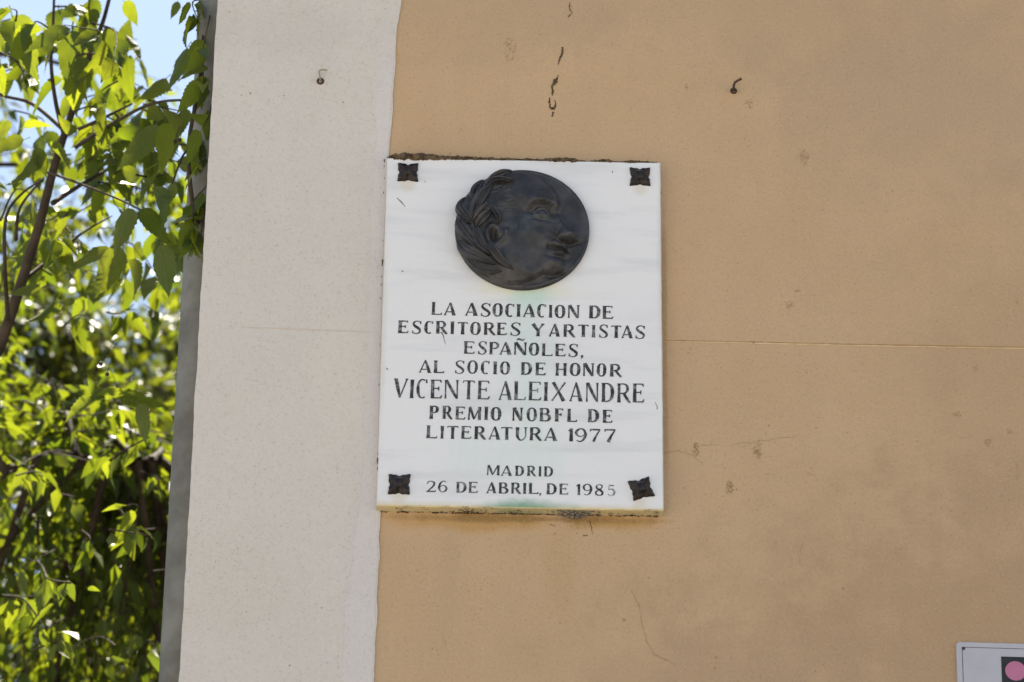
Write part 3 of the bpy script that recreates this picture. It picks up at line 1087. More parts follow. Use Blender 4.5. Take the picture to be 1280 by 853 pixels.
for (px, py, q) in [(493.5, 199, .0022), (519, 198, .003), (530, 199.5, .0022), (523, 197.5, .003), (571, 199.5, .0018), (500, 197.5, .002), (707, 199, .002), (534, 197.5, .003)]:
    c0 = at(px, py, -T)
    mb.lump((c0[0], -T, c0[2] - GZ), q, px, (1.2, .35, 1), .6)
mb.build("mortar", M['mortar'], PLQ)
mb = MB()
for (px, py, q, sz) in [(480.5, 200, .0018, 3), (480.3, 207, .0014, 2), (480.5, 222, .0012, 2), (479.5, 240, .0015, 3), (478.5, 300, .001, 4), (478, 326, .0028, 3), (477.5, 330, .0022, 2), (477, 345, .0013, 2), (476.5, 355, .0015, 3), (475.8, 372, .0014, 3),
                        (474.5, 430, .001, 5), (473.5, 480, .0014, 2), (472, 575, .0028, 4), (472.5, 566, .002, 3), (472, 585, .002, 3), (471.5, 610, .001, 3), (826.5, 240, .001, 5), (827.5, 300, .0008, 6)]:
    c0 = at(px, py, -T)
    mb.lump((c0[0], -T + .004, c0[2] - GZ), q, py, (.6, 1.2, sz * .7), .6)
mb.build("mortar", M['mortar'], PLQ)
# clumps of dust and web under the bottom edge
mb = MB()
r = random.Random(31)
zb_ = -H2
for i in range(130):
    q = r.gauss(0, 1)
    px = 719 + q * 11
    d = max(0, 1 - abs(q) / 2.3)
    c0 = at(px, 646, 0)
    mb.lump((c0[0], -r.uniform(.001, .026), zb_ - r.uniform(0, .012) * d), r.uniform(.0009, .0026), i, (r.uniform(.8, 2.2), 1, .7), .7, n=1)
for i in range(46):
    px = r.gauss(719, 12)
    c0 = at(px, 646, 0)
    a = Vector((c0[0], -r.uniform(.002, .024), zb_ + .001))
    d = Vector((r.uniform(-.018, .018), r.uniform(-.004, .006), -r.uniform(.002, .016)))
    mb.tube([a, a + d * .5 + Vector((0, 0, -.002)), a + d], .00035, 4, False)
mb.build("dust_clump", M['web'], PLQ)
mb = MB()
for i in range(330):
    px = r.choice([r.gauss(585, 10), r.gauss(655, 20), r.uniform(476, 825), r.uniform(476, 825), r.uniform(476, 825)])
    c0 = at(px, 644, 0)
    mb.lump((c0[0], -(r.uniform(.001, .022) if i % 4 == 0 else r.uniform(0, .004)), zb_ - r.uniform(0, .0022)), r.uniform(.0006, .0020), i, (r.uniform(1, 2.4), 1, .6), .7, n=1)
mb.build("crumbs_and_contact_shade", M['mortar'], PLQ)  # real crumbs, packed into a dark line standing in for contact shade

# ---- bronze medallion: relief sculpted as a height field on a disc
MC = at(652.8, 286, -T - .012)
MR = .1458
NU = 230


def sm(a, b_, x):
    t = np.clip((x - a) / (b_ - a), 0, 1)
    return t * t * (3 - 2 * t)


def zuv(X_, Y_):
    return (X_ - 490) / 400, (430 - Y_) / 350


def poly_sdf(U, V, P):
    d = np.full(U.shape, 1e9)
    inside = np.zeros(U.shape, bool)
    n_ = len(P)
    for i in range(n_):
        ax, ay = P[i]; bx, by = P[(i + 1) % n_]
        ex, ey = bx - ax, by - ay
        t = np.clip(((U - ax) * ex + (V - ay) * ey) / (ex * ex + ey * ey + 1e-12), 0, 1)
        dd = (U - ax - t * ex) ** 2 + (V - ay - t * ey) ** 2
        d = np.minimum(d, dd)
        cond = ((ay > V) != (by > V)) & (U < (bx - ax) * (V - ay) / (by - ay + 1e-12) + ax)
        inside ^= cond
    d = np.sqrt(d)
    return np.where(inside, d, -d)


def line_d(U, V, P):
    d = np.full(U.shape, 1e9); tt = np.zeros(U.shape)
    L = [0]
    for i in range(len(P) - 1):
        L.append(L[-1] + math.hypot(P[i + 1][0] - P[i][0], P[i + 1][1] - P[i][1]))
    for i in range(len(P) - 1):
        ax, ay = P[i]; bx, by = P[i + 1]
        ex, ey = bx - ax, by - ay
        t = np.clip(((U - ax) * ex + (V - ay) * ey) / (ex * ex + ey * ey), 0, 1)
        dd = np.sqrt((U - ax - t * ex) ** 2 + (V - ay - t * ey) ** 2)
        m_ = dd < d
        d = np.where(m_, dd, d)
        tt = np.where(m_, (L[i] + t * (L[i + 1] - L[i])) / L[-1], tt)
    return d, tt


def height(U, V):
    r_ = np.hypot(U, V)
    V0 = V
    V = V + .085 * sm(1.0, .6, r_)      # relief stands proud, so its features sit a little lower on the disc
    g = lambda X_, Y_, sx, sy, rot=0: gauss(U, V, *zuv(X_, Y_), sx / 400, sy / 350, rot)
    def gauss(U, V, cx, cy, sx, sy, rot):
        a = math.radians(rot)
        dx, dy = U - cx, V - cy
        x = dx * math.cos(a) + dy * math.sin(a)
        y = -dx * math.sin(a) + dy * math.cos(a)
        return np.exp(-.5 * ((x / sx) ** 2 + (y / sy) ** 2))
    ln = lambda pts: line_d(U, V, [zuv(*p) for p in catmull(pts, 5)])
    face = [(430, 90), (520, 96), (600, 125), (660, 168), (700, 215), (712, 250), (706, 285), (702, 310), (716, 345), (748, 400), (785, 440), (804, 466), (803, 488), (780, 500), (757, 508),
            (762, 522), (756, 540), (748, 550), (752, 566), (742, 585), (736, 600), (746, 625), (745, 655), (728, 682), (700, 700), (660, 706), (620, 690), (560, 730), (490, 765), (400, 770),
            (250, 690), (130, 560), (80, 420), (110, 290), (200, 180), (320, 110)]
    d = poly_sdf(U, V, [zuv(*p) for p in face])
    h = .0078 * sm(-.02, .065, d) + .0130 * sm(-.01, .50, d) ** .75
    # broad modelling
    h += .0050 * g(600, 215, 110, 70)            # forehead
    h += .0040 * g(585, 425, 85, 60)
    h -= .0030 * g(560, 540, 50, 45)             # cheek bone and cheek
    h -= .0040 * g(470, 330, 50, 60)             # temple hollow
    h -= .0026 * g(560, 610, 40, 55, 25)         # hollow beside the chin
    h += .0070 * g(678, 634, 48, 38)             # chin
    h -= .0065 * g(692, 694, 42, 12, 8)         # crease under the chin
    h += .0030 * g(560, 690, 80, 30)             # jowl
    h += .0030 * g(430, 560, 50, 90)             # jaw
    # eye
    h -= .0088 * g(612, 312, 62, 27, 0)
    h -= .0030 * g(545, 322, 30, 14)
    h -= .0040 * g(680, 325, 22, 26)
    dd, tt = ln([(520, 300), (552, 268), (600, 258), (650, 262), (696, 272)])
    h += .0052 * np.exp(-.5 * (dd / .034) ** 2) * (.55 + .45 * np.sin(pi * np.clip(tt, 0, 1)))
    browtex = np.sin(U * 60 + 25 * V + 2.5 * np.sin(V * 45 + U * 21)) * np.sin(V * 70 - U * 31) * .0008
    h += browtex * np.exp(-.5 * (dd / .04) ** 2)
    h += .0090 * g(608, 330, 26, 17)             # eyeball
    dd, tt = ln([(560, 326), (590, 303), (625, 300), (650, 322)])
    h += .0034 * np.exp(-.5 * (dd / .014) ** 2)
    dd, tt = ln([(566, 345), (600, 356), (640, 345)])
    h += .0028 * np.exp(-.5 * (dd / .018) ** 2)
    h -= .0030 * g(600, 378, 34, 8, -5)          # bag under the eye
    h += .0022 * g(598, 395, 40, 14)
    for k in range(3):
        dd, tt = ln([(500, 318 + k * 9), (530, 322 + k * 8), (556, 332 + k * 4)])
        h -= .0010 * np.exp(-.5 * (dd / .009) ** 2)
    # nose
    dd, tt = ln([(690, 300), (712, 350), (745, 410), (780, 455)])
    h += (.0040 + .0050 * tt) * np.exp(-.5 * (dd / (.045 + .03 * tt)) ** 2)
    h += .0036 * g(722, 458, 34, 26)             # nostril wing
    h += .0045 * g(778, 466, 22, 20)
    h -= .0105 * g(748, 494, 46, 11, -6)         # shade under the nose
    h -= .0035 * g(700, 440, 12, 26, -25)
    dd, tt = ln([(690, 455), (662, 490), (640, 540), (640, 575)])
    h -= .0042 * np.exp(-.5 * (dd / .024) ** 2) * (1 - tt * .6)
    # lips and moustache
    h += .0066 * g(690, 506, 42, 15, -14)
    h += .0040 * g(735, 528, 22, 14, -10)
    dd, tt = ln([(644, 528), (684, 531), (718, 541), (752, 551)])
    h -= .0052 * np.exp(-.5 * (dd / .015) ** 2)
    h += .0036 * g(712, 562, 32, 12, -10)
    h -= .0045 * g(705, 590, 38, 10, -6)
    # ear: helix, inner hollow, lobe
    h -= .0055 * g(345, 500, 40, 52, 10)
    dd, tt = ln([(300, 520), (285, 460), (310, 425), (345, 440), (350, 470)])
    h += .0070 * np.exp(-.5 * (dd / .034) ** 2)
    dd, tt = ln([(392, 455), (384, 490), (350, 520), (325, 545), (330, 585)])
    h += .0078 * np.exp(-.5 * (dd / .036) ** 2)
    h -= .0060 * g(318, 480, 14, 22)
    # short hair combed back from the temple, eye-side strands
    hr = random.Random(5)
    for k in range(34):
        x0, y0 = hr.uniform(285, 400), hr.uniform(175, 335)
        ll = hr.uniform(28, 60)
        aa = -.35 + (y0 - 250) * .006 + hr.uniform(-.2, .2)
        dd, tt = ln([(x0, y0), (x0 + ll * .5 * math.cos(aa), y0 + ll * .5 * math.sin(aa) - 3), (x0 + ll * math.cos(aa), y0 + ll * math.sin(aa))])
        h -= .0010 * np.exp(-.5 * (dd / .0075) ** 2) * np.sin(pi * np.clip(tt, 0, 1)) ** .5
    # forehead wrinkles
    for k in range(3):
        dd, tt = ln([(540, 205 - k * 26), (600, 190 - k * 26), (670, 208 - k * 22)])
        h -= .0006 * np.exp(-.5 * (dd / .012) ** 2)
    h += .00025 * np.sin(U * 13 + 3 * np.sin(V * 7)) * np.sin(V * 11 + 3 * np.sin(U * 5))
    h = 1.32 * h * sm(1.0, .955, r_) + .0016 * np.exp(-.5 * ((r_ - .975) / .016) ** 2)
    return h


u = np.linspace(-1, 1, NU)
U, V = np.meshgrid(u, u)
# square grid mapped to the disc
DX = U * np.sqrt(1 - V * V / 2); DV = V * np.sqrt(1 - U * U / 2)
Hh = height(DX, DV)
mb = MB()
TH = .012
vv = [(float(a) * MR, -TH - float(h_), float(b_) * MR) for a, b_, h_ in zip(DX.ravel(), DV.ravel(), Hh.ravel())]
mb.v = vv
for j in range(NU - 1):
    for i in range(NU - 1):
        a = j * NU + i
        mb.f.append((a, a + 1, a + NU + 1, a + NU)); mb.mi.append(0)
ring = [i for i in range(NU)] + [j * NU + NU - 1 for j in range(1, NU)] + [(NU - 1) * NU + i for i in range(NU - 2, -1, -1)] + [j * NU for j in range(NU - 2, 0, -1)]
b = len(mb.v)
for k in ring:
    x, y, z = mb.v[k]
    mb.v.append((x * 1.0, 0.0005, z * 1.0))
for i in range(len(ring)):
    j = (i + 1) % len(ring)
    mb.f.append((ring[i], b + i, b + j, ring[j])); mb.mi.append(0)
med = mb.build("medallion", M['bronze'], PLQ, True)
med.location = (MC[0], -T, MC[2] - GZ)
med['label'] = "dark bronze portrait medallion of a man's head in low relief"


def hat(u_, v_):
    return float(height(np.array([[u_]]), np.array([[v_]]))[0, 0])


def laurel(path, wmax, lift, tilt=0., asym=0.):
    """leaf along a zoomed-pixel path, raised on the relief, V-folded with a vein ridge"""
    P = [(a_, b_ - .045) for a_, b_ in catmull([(*zuv(*p),) for p in path], 5)]
    n_ = len(P)
    NWD = 11
    mb = MB()
    wm = wmax / 400
    for i, (u_, v_) in enumerate(P):
        a, e = P[max(i - 1, 0)], P[min(i + 1, n_ - 1)]
        tx, ty = e[0] - a[0], e[1] - a[1]
        l = math.hypot(tx, ty) or 1
        nx, ny = -ty / l, tx / l
        t = i / (n_ - 1)
        wd = wm * max(.03, math.sin(pi * t ** .85) ** .75) * .5
        lift_ = lift * 1.75
        base = lift_ * (math.sin(pi * min(1, t * .9 + .08)) ** .6)
        for k in range(NWD):
            s_ = k / (NWD - 1) * 2 - 1
            uu, vvv = u_ + nx * wd * s_, v_ + ny * wd * s_
            rr = math.hypot(uu, vvv)
            hx = base * (.62 + .38 * abs(s_)) + base * .42 * math.exp(-(s_ / .12) ** 2) + tilt * s_ * lift * math.sin(pi * t)
            if abs(s_) > .99: hx = -.004
            elif abs(s_) > .7: hx -= base * .10
            mb.v.append((uu * MR, hx, vvv * MR))
    # height above relief along the midline, smoothed
    hm = [hat(*p) if math.hypot(*p) < .97 else .004 for p in P]
    hm = [sum(hm[max(0, i - 2):i + 3]) / len(hm[max(0, i - 2):i + 3]) for i in range(n_)]
    for i in range(n_):
        for k in range(NWD):
            x, h_, z = mb.v[i * NWD + k]
            mb.v[i * NWD + k] = (x, -TH - hm[i] - h_, z)
    for i in range(n_ - 1):
        for k in range(NWD - 1):
            q = i * NWD + k
            mb.f.append((q, q + 1, q + NWD + 1, q + NWD)); mb.mi.append(0)
    o = mb.build("laurel_leaf", M['bronze'], med, False)


laurel([(190, 405), (205, 330), (240, 260), (275, 215), (300, 160)], 84, .0085, .25)
laurel([(205, 290), (200, 235), (222, 190), (258, 138)], 62, .0075, .3)
laurel([(225, 250), (262, 205), (300, 160), (360, 148), (410, 158), (440, 150)], 46, .0085, -.35)
laurel([(262, 205), (300, 150), (350, 118), (395, 96), (425, 78)], 48, .0080, .3)
laurel([(190, 410), (150, 365), (118, 300), (150, 240)], 70, .0070, -.3)
laurel([(195, 415), (160, 400), (125, 370), (100, 330)], 44, .0065, .2)
laurel([(195, 415), (240, 370), (285, 320), (290, 290)], 66, .0080, .3)
laurel([(285, 300), (315, 340), (345, 385), (350, 425)], 46, .0070, -.3)
laurel([(215, 445), (245, 405), (280, 370), (300, 345)], 60, .0075, .3)
laurel([(100, 380), (130, 430), (180, 500), (225, 560)], 78, .0070, .25)
laurel([(215, 440), (225, 500), (262, 560), (330, 610)], 80, .0085, -.3)
laurel([(108, 500), (160, 560), (230, 600), (335, 655)], 82, .0070, .2)
laurel([(140, 570), (210, 640), (290, 680), (370, 690)], 50, .0055, .2)
laurel([(280, 530), (315, 585), (365, 640), (440, 686)], 54, .0085, .3)
# the twig that carries the leaves
P = catmull([(zuv(*p)[0], zuv(*p)[1] - .045) for p in [(190, 410), (215, 480), (262, 555), (330, 620), (445, 690)]], 6)
mb = MB()
mb.tube([(a * MR, -TH - hat(a, b_) - .002, b_ * MR) for a, b_ in P], [.0032 - .0016 * i / len(P) for i in range(len(P))], 8)
mb.build("laurel_stem", M['bronze'], med, True)

# ------------------------------------------------------------------ sign at the lower right
c0 = at(1195, 802.5, -.006)
SW, SH = .30, .20
sg = empty("sign", tuple(c0))
tag(sg, "white enamel sign with a black square and pink disc at the lower right", "sign")
tiltv = math.atan2(-(at(1280, 804.5, -.006)[2] - at(1195, 802, -.006)[2]), (at(1280, 804.5, -.006)[0] - c0[0]))


def rrect(x0, x1, z0, z1, rad, n_=6):
    pts = []
    for cx, cz, a0 in ((x1 - rad, z1 - rad, 0), (x0 + rad, z1 - rad, 90), (x0 + rad, z0 + rad, 180), (x1 - rad, z0 + rad, 270)):
        for k in range(n_ + 1):
            a = math.radians(a0 + 90 * k / n_)
            pts.append((cx + math.cos(a) * rad, cz + math.sin(a) * rad))
    return pts[::-1]


mb = MB()
o1 = rrect(0, SW, -SH, 0, .009)
b = 0
mb.v = [(x, .006, z) for x, z in o1] + [(x, 0, z) for x, z in o1] + [(SW / 2 + (x - SW / 2) * .995, -.0012, -SH / 2 + (z + SH / 2) * .992) for x, z in o1]
n_ = len(o1)
for i in range(n_):
    j = (i + 1) % n_
    mb.f.append((i, j, n_ + j, n_ + i)); mb.mi.append(0)
    mb.f.append((n_ + i, n_ + j, 2 * n_ + j, 2 * n_ + i)); mb.mi.append(0)
mb.f.append(tuple(range(2 * n_, 3 * n_))[::-1]); mb.mi.append(0)
mb.build("sign_plate", M['signwhite'], sg)
mb = MB()
q = .0115
lw = .0011
for (x0, x1, z0, z1) in ((q, SW - q, -q - lw, -q), (q, q + lw, -SH + q + lw, -q - lw), (SW - q - lw, SW - q, -SH + q + lw, -q - lw), (q, SW - q, -SH + q, -SH + q + lw)):
    mb.poly([(x0, -.0016, z0), (x1, -.0016, z0), (x1, -.0016, z1), (x0, -.0016, z1)])
mb.build("border_line", M['signblack'], sg)
bx = at(1251.5, 820, -.008) - c0
mb = MB()
x0, z1 = float(bx[0]), float(bx[2])
mb.poly([(x0, -.0016, z1 - .13), (x0 + .13, -.0016, z1 - .13), (x0 + .13, -.0016, z1), (x0, -.0016, z1)])
mb.build("black_panel", M['signblack'], sg)
cc = at(1270, 838, -.008) - c0
rr = abs(float(at(1283, 838, -.008)[0] - at(1257, 838, -.008)[0])) / 2
mb = MB()
mb.poly([(cc[0] + math.cos(a) * rr, -.0022, cc[2] + math.sin(a) * rr) for a in [2 * pi * k / 40 for k in range(40)]])
mb.build("pink_disc", M['signpink'], sg)
sc_ = at(1204.6, 810.8, -.008) - c0
mb = MB()
mb.tube([(sc_[0], -.0012, sc_[2]), (sc_[0], -.0030, sc_[2]), (sc_[0], -.0036, sc_[2])], [.0032, .0030, .0016], 14)
mb.build("screw", M['rust'], sg, True)
sg.rotation_euler = (0, -tiltv * -1, 0)

# ------------------------------------------------------------------ trees
def leaf_shape(ns, serr, fold=.20, droop=.18, twist=0., wide=.23):
    """blade of unit length along +Y, normal +Z; returns verts, faces"""
    L, R_, C_ = [], [], []
    for i in range(ns + 1):
        t = i / ns
        wd = wide * (math.sin(pi * t ** .66) ** .9) * (1 - .28 * t) * 1.12 + .012 * (1 - t)
        if t > .8: wd *= 1 - .9 * (t - .8) * 1.6
        sl_ = 0
        if serr and 1 < i < ns - 1 and i % 2 == 0:
            wd *= .90
            sl_ = .022
        z = -droop * t * t
        tw = twist * t
        C_.append((0.04 * droop * math.sin(pi * t), t, z))
        if i in (0, ns): wd = 0
        wv = .02 * math.sin(t * 17)
        L.append((-wd, t - sl_, z + wd * (fold + tw) + wv * wd * 3))
        R_.append((wd, t - sl_, z + wd * (fold - tw) - wv * wd * 3))
    v = []
    idx = []
    for i in range(ns + 1):
        if i in (0, ns):
            idx.append((len(v),) * 3); v.append(C_[i])
        else:
            idx.append((len(v), len(v) + 1, len(v) + 2)); v += [L[i], C_[i], R_[i]]
    f = []
    for i in range(ns):
        a, b_ = idx[i], idx[i + 1]
        for s_ in (0, 1):
            q = [a[s_], a[s_ + 1], b_[s_ + 1], b_[s_]]
            q2 = []
            for k in q:
                if k not in q2: q2.append(k)
            f.append(tuple(q2))
    return v, f


def petiole(v, f, r=.012):
    b_ = len(v)
    v += [(-r, -.16, .02), (r, -.16, .02), (r, .02, 0), (-r, .02, 0)]
    f.append((b_, b_ + 1, b_ + 2, b_ + 3))


HERO = []
for k in range(5):
    v, f = leaf_shape(20, True, fold=[.15, .5, .3, .7, .1][k], droop=[.12, .3, -.05, .45, .22][k], twist=[.1, -.3, .4, 0, -.2][k], wide=[.25, .22, .24, .21, .26][k])
    petiole(v, f)
    me = bpy.data.meshes.new("leaf_blade")
    me.from_pydata(v, [], f)
    me.materials.append(M['leaf_hero'])
    me.polygons.foreach_set("use_smooth", [True] * len(me.polygons))
    HERO.append(me)


def frames(dirs, nrms):
    y = dirs / np.linalg.norm(dirs, axis=1, keepdims=True)
    x = np.cross(y, nrms)
    x /= np.linalg.norm(x, axis=1, keepdims=True) + 1e-9
    z = np.cross(x, y)
    return np.stack([x, y, z], axis=2)       # columns


def joined_leaves(name, pos, fr_, size, mat, parent, origin, variants):
    vs_all, fs_all = [], []
    off = 0
    which = RNG.integers(0, len(variants), len(pos))
    V_, F_, Ls = [], [], []
    for k, (v, f) in enumerate(variants):
        sel = np.where(which == k)[0]
        if not len(sel): continue
        v = np.array(v)
        P = np.einsum('nij,vj->nvi', fr_[sel], v) * size[sel][:, None, None] + pos[sel][:, None, :] - np.array(origin)
        V_.append(P.reshape(-1, 3))
        tri = []
        for q in f:
            tri.append(q)
        nv = len(v)
        base = off + np.arange(len(sel)) * nv
        flat = np.concatenate([np.array(q) for q in tri])
        lens = np.array([len(q) for q in tri])
        F_.append((base[:, None] + flat[None, :]).ravel())
        Ls.append(np.tile(lens, len(sel)))
        off += nv * len(sel)
    V_ = np.concatenate(V_); F_ = np.concatenate(F_); Ls = np.concatenate(Ls)
    me = bpy.data.meshes.new(name)
    me.vertices.add(len(V_)); me.vertices.foreach_set("co", V_.ravel().astype(np.float32))
    me.loops.add(len(F_)); me.loops.foreach_set("vertex_index", F_.astype(np.int32))
    me.polygons.add(len(Ls))
    st = np.concatenate([[0], np.cumsum(Ls)[:-1]])
    me.polygons.foreach_set("loop_start", st.astype(np.int32))
    try:
        me.polygons.foreach_set("loop_total", Ls.astype(np.int32))
    except Exception:
        pass
    me.update(calc_edges=True)
    me.validate()
    me.materials.append(mat)
    o = bpy.data.objects.new(name, me)
    COL.objects.link(o)
    o.parent = parent
    return o


FARV = []
for k in range(3):
    v, f = leaf_shape(3, False, fold=[.2, .5, .35][k], droop=[.1, .3, .45][k])
    FARV.append((v, f))


def twig_leaves(rng, a, d, length, nl, smin, smax):
    """leaves alternating along a drooping twig"""
    out = []
    d = d / np.linalg.norm(d)
    side = np.cross(d, [0, 0, 1.0]); side /= np.linalg.norm(side) + 1e-9
    pts = []
    for i in range(5):
        t = i / 4
        pts.append(a + d * length * t + np.array([0, 0, -.35 * length * t * t]))
    for i in range(nl):
        t = (i + .8) / (nl + .2)
        p = a + d * length * t + np.array([0, 0, -.35 * length * t * t])
        sgn = 1 if i % 2 else -1
        ld = side * sgn * rng.uniform(.5, 1.1) + d * rng.uniform(.3, .9) + np.array([0, 0, -rng.uniform(.25, 1.5)])
        if i == nl - 1: ld = d + np.array([0, 0, -.8])
        nr = np.array([0, 0, 1.]) + rng.normal(0, .55, 3)
        ld = ld / np.linalg.norm(ld)
        sz = rng.uniform(smin, smax) * (.75 + .35 * math.sin(pi * min(1, t + .15)))
        out.append((p + ld * sz * .15, ld, nr, sz))
    return pts, out


def outside(P):
    """True where foliage may stand: clear of the building and the pipe"""
    x, y = P[0], P[1]
    if x > XE - .02 and -.25 < y < 6.6: return False
    if x > XE - .16 and -.3 < y < .05: return False
    return True


def build_tree(base, label, centre, rad, nlimbs, nbranch, ntwig, sizes, seed, limbs_fixed=(), sprays=(), mat='leaf2', indiv=False, keep=None, leaves_fixed=()):
    rng = np.random.default_rng(seed)
    root = empty("hackberry_tree", tuple(base))
    tag(root, label, "tree", "trees left of the building")
    B = np.array(base, float)
    C0 = np.array(centre, float)
    R3 = np.array(rad, float)
    # trunk
    fork = np.array([base[0] + (centre[0] - base[0]) * .4, base[1] + (centre[1] - base[1]) * .4, max(1.8, (centre[2] - rad[2]) * .75)])
    mb = MB()
    tp = [B + (fork - B) * t + np.array([math.sin(t * 5) * .04, math.cos(t * 4) * .04, 0]) for t in np.linspace(0, 1, 8)]
    tr = [.17 + .10 * math.exp(-t * 9) - .05 * t for t in np.linspace(0, 1, 8)]
    top = C0 + np.array([0, 0, R3[2] * .55])
    for t in np.linspace(.15, 1, 7):
        tp.append(fork + (top - fork) * t + np.array([math.sin(t * 6 + seed) * .12, math.cos(t * 5) * .12, 0]))
        tr.append(.12 * (1 - t) + .02)
    mb.tube([p - B for p in tp], tr, 12)
    mb.build("trunk", M['bark'], root, True)
    axis = [np.array(p) for p in tp[7:]]
    nodes = []
    limb_paths = []
    for i in range(nlimbs):
        a = axis[rng.integers(0, len(axis) - 2)]
        ang = 2 * pi * i / nlimbs + rng.uniform(-.3, .3)
        el = rng.uniform(-.15, .8)
        tip = C0 + R3 * .82 * np.array([math.cos(ang) * math.cos(el), math.sin(ang) * math.cos(el), math.sin(el)])
        mid = (a + tip) / 2 + np.array([0, 0, .10 * np.linalg.norm(tip - a)]) + rng.normal(0, .12, 3)
        pth = catmull([tuple(a), tuple(mid), tuple(tip)], 6)
        pth = [np.array(p) for p in pth if outside(p)]
        seen = 0
        for p in pth[1:]:
            qx, qy, _ = proj(p)
            if -40 < qx < 290 and -40 < qy < 900: seen = 1
        if seen and tip[1] < 8: continue
        if len(pth) < 4: continue
        limb_paths.append((pth, .055, .012))
    for pth, r0, r1 in limbs_fixed:
        P = catmull([tuple(at(*p)) for p in pth], 5)
        limb_paths.append(([np.array(p) for p in P], r0, r1))
    for pth, r0, r1 in limb_paths:
        mb = MB()
        nn = len(pth)
        mb.tube([p - B for p in pth], [r0 + (r1 - r0) * i / (nn - 1) for i in range(nn)], 8)
        mb.build("limb", M['bark'], root, True)
        for i in range(1, nn): nodes.append(pth[i])
    nodes = np.array(nodes)
    mbB, mbT = MB(), MB()
    leaves = []
    for i in range(nbranch):
        q = rng.normal(0, 1, 3); q /= np.linalg.norm(q)
        if q[2] > .25 and rng.random() < .3: q[2] *= -1
        tip = C0 + R3 * q * rng.uniform(.2, 1.0) ** .5
        if tip[0] > XE - .1 and -.3 < tip[1] < 6.8: tip[0] = XE - rng.uniform(.1, .8)
        j = np.argmin(np.linalg.norm(nodes - tip, axis=1) + rng.uniform(0, .4, len(nodes)))
        a = nodes[j]
        mid = (a + tip) / 2 + rng.normal(0, .1, 3) + np.array([0, 0, .12])
        P = [np.array(p) for p in catmull([tuple(a), tuple(mid), tuple(tip)], 4)]
        P = [p for p in P if outside(p)]
        if len(P) < 3: continue
        mbB.tube([p - B for p in P], [.014 - .010 * k / (len(P) - 1) for k in range(len(P))], 5, False)
        L = np.linalg.norm(P[-1] - P[0])
        for k in range(ntwig):
            t = rng.uniform(.15, 1)
            p = P[min(len(P) - 1, int(t * len(P)))]
            d = (P[-1] - P[0]) / (L + 1e-6) * .6 + rng.normal(0, .6, 3)
            pts, lv = twig_leaves(rng, p, d, rng.uniform(.22, .55), int(rng.integers(5, 10)), *sizes)
            if not outside(pts[-1]) or not outside(pts[2]): continue
            mbT.tube([x - B for x in pts[::2]], [.0035, .0025, .0014], 3, False)
            leaves += [l for l in lv if outside(l[0]) and outside(l[0] + l[1] * l[3])]
    for (a, b_, r0, nl, smin, smax) in sprays:
        A, E_ = at(*a), at(*b_)
        d = E_ - A
        L = np.linalg.norm(d)
        mid = (A + E_) / 2 + np.array([0, 0, .06 * L]) + rng.normal(0, .02, 3)
        P = [np.array(p) for p in catmull([tuple(A), tuple(mid), tuple(E_)], 5)]
        mbB.tube([p - B for p in P], [r0 * (1 - .65 * k / (len(P) - 1)) for k in range(len(P))], 6, False)
        for k in range(nl):
            t = rng.uniform(.15, 1)
            p = P[min(len(P) - 1, int(t * len(P)))]
            sd_ = np.cross(d / L, rng.normal(0, 1, 3)); sd_ /= np.linalg.norm(sd_)
            ld = sd_ * rng.uniform(.3, .9) + d / L * .4 + np.array([0, 0, -rng.uniform(.4, 1.5)])
            ld /= np.linalg.norm(ld)
            s_ = rng.uniform(smin, smax)
            q = p + ld * s_ * .12
            if outside(q) and outside(q + ld * s_):
                leaves.append((q, ld, np.array([0, 0, 1.]) + rng.normal(0, .7, 3), s_))
    tag(mbB.build("branches", M['bark'], root, True), kind='stuff')
    tag(mbT.build("twigs", M['bark'], root), kind='stuff')
    if keep is not None:
        leaves = [l for l in leaves if keep(l[0], rng)]
    nfix = 0
    if leaves_fixed:
        for (px, py, tx, ty, Y, roll) in leaves_fixed:
            A, E_ = at(px, py, Y), at(tx, ty, Y + .02)
            d = E_ - A
            s_ = np.linalg.norm(d)
            view = -ray(px, py)
            sd_ = np.cross(d / s_, view)
            nr = view * math.cos(roll) + sd_ * math.sin(roll)
            if nr[2] < 0 : nr = -nr
            leaves.append((A, d / s_, nr, s_ * 1.02))
            nfix += 1
    pos = np.array([l[0] for l in leaves]); dr = np.array([l[1] for l in leaves]); nr = np.array([l[2] for l in leaves]); sz = np.array([l[3] for l in leaves])
    fr_ = frames(dr, nr)
    mask = np.zeros(len(pos), bool)
    if indiv:
        c_ = pos + dr * sz[:, None] * .5
        dd = c_ - CAMLOC
        wz = dd @ FW
        px = 640 + FPX * (dd @ RT) / wz
        py = 426.5 - FPX * (dd @ UP) / wz
        # right limit of the visible strip at this height
        lim = 268 - (py / 853) * 50
        vis = (px > -10) & (px < lim) & (py > -10) & (py < 863)
        score = np.where(vis, FPX * sz / wz, 0)
        order = np.argsort(-score)[:indiv - nfix]
        mask[order[score[order] > 0]] = True
        if nfix: mask[-nfix:] = True
        for k in np.where(mask)[0]:
            o = bpy.data.objects.new("leaf", HERO[k % 5])
            m4 = Matrix.Identity(4)
            for i in range(3):
                for j in range(3):
                    m4[i][j] = fr_[k][i][j] * sz[k]
                m4[i][3] = pos[k][i] - B[i]
            COL.objects.link(o)
            o.parent = root
            o.matrix_local = m4
    rest = ~mask
    lo = joined_leaves("leaves", pos[rest], fr_[rest], sz[rest], M[mat], root, B, FARV)
    tag(lo, kind='stuff')
    print("TREE", label, "leaves", len(pos), "individual", int(mask.sum()))
    return root


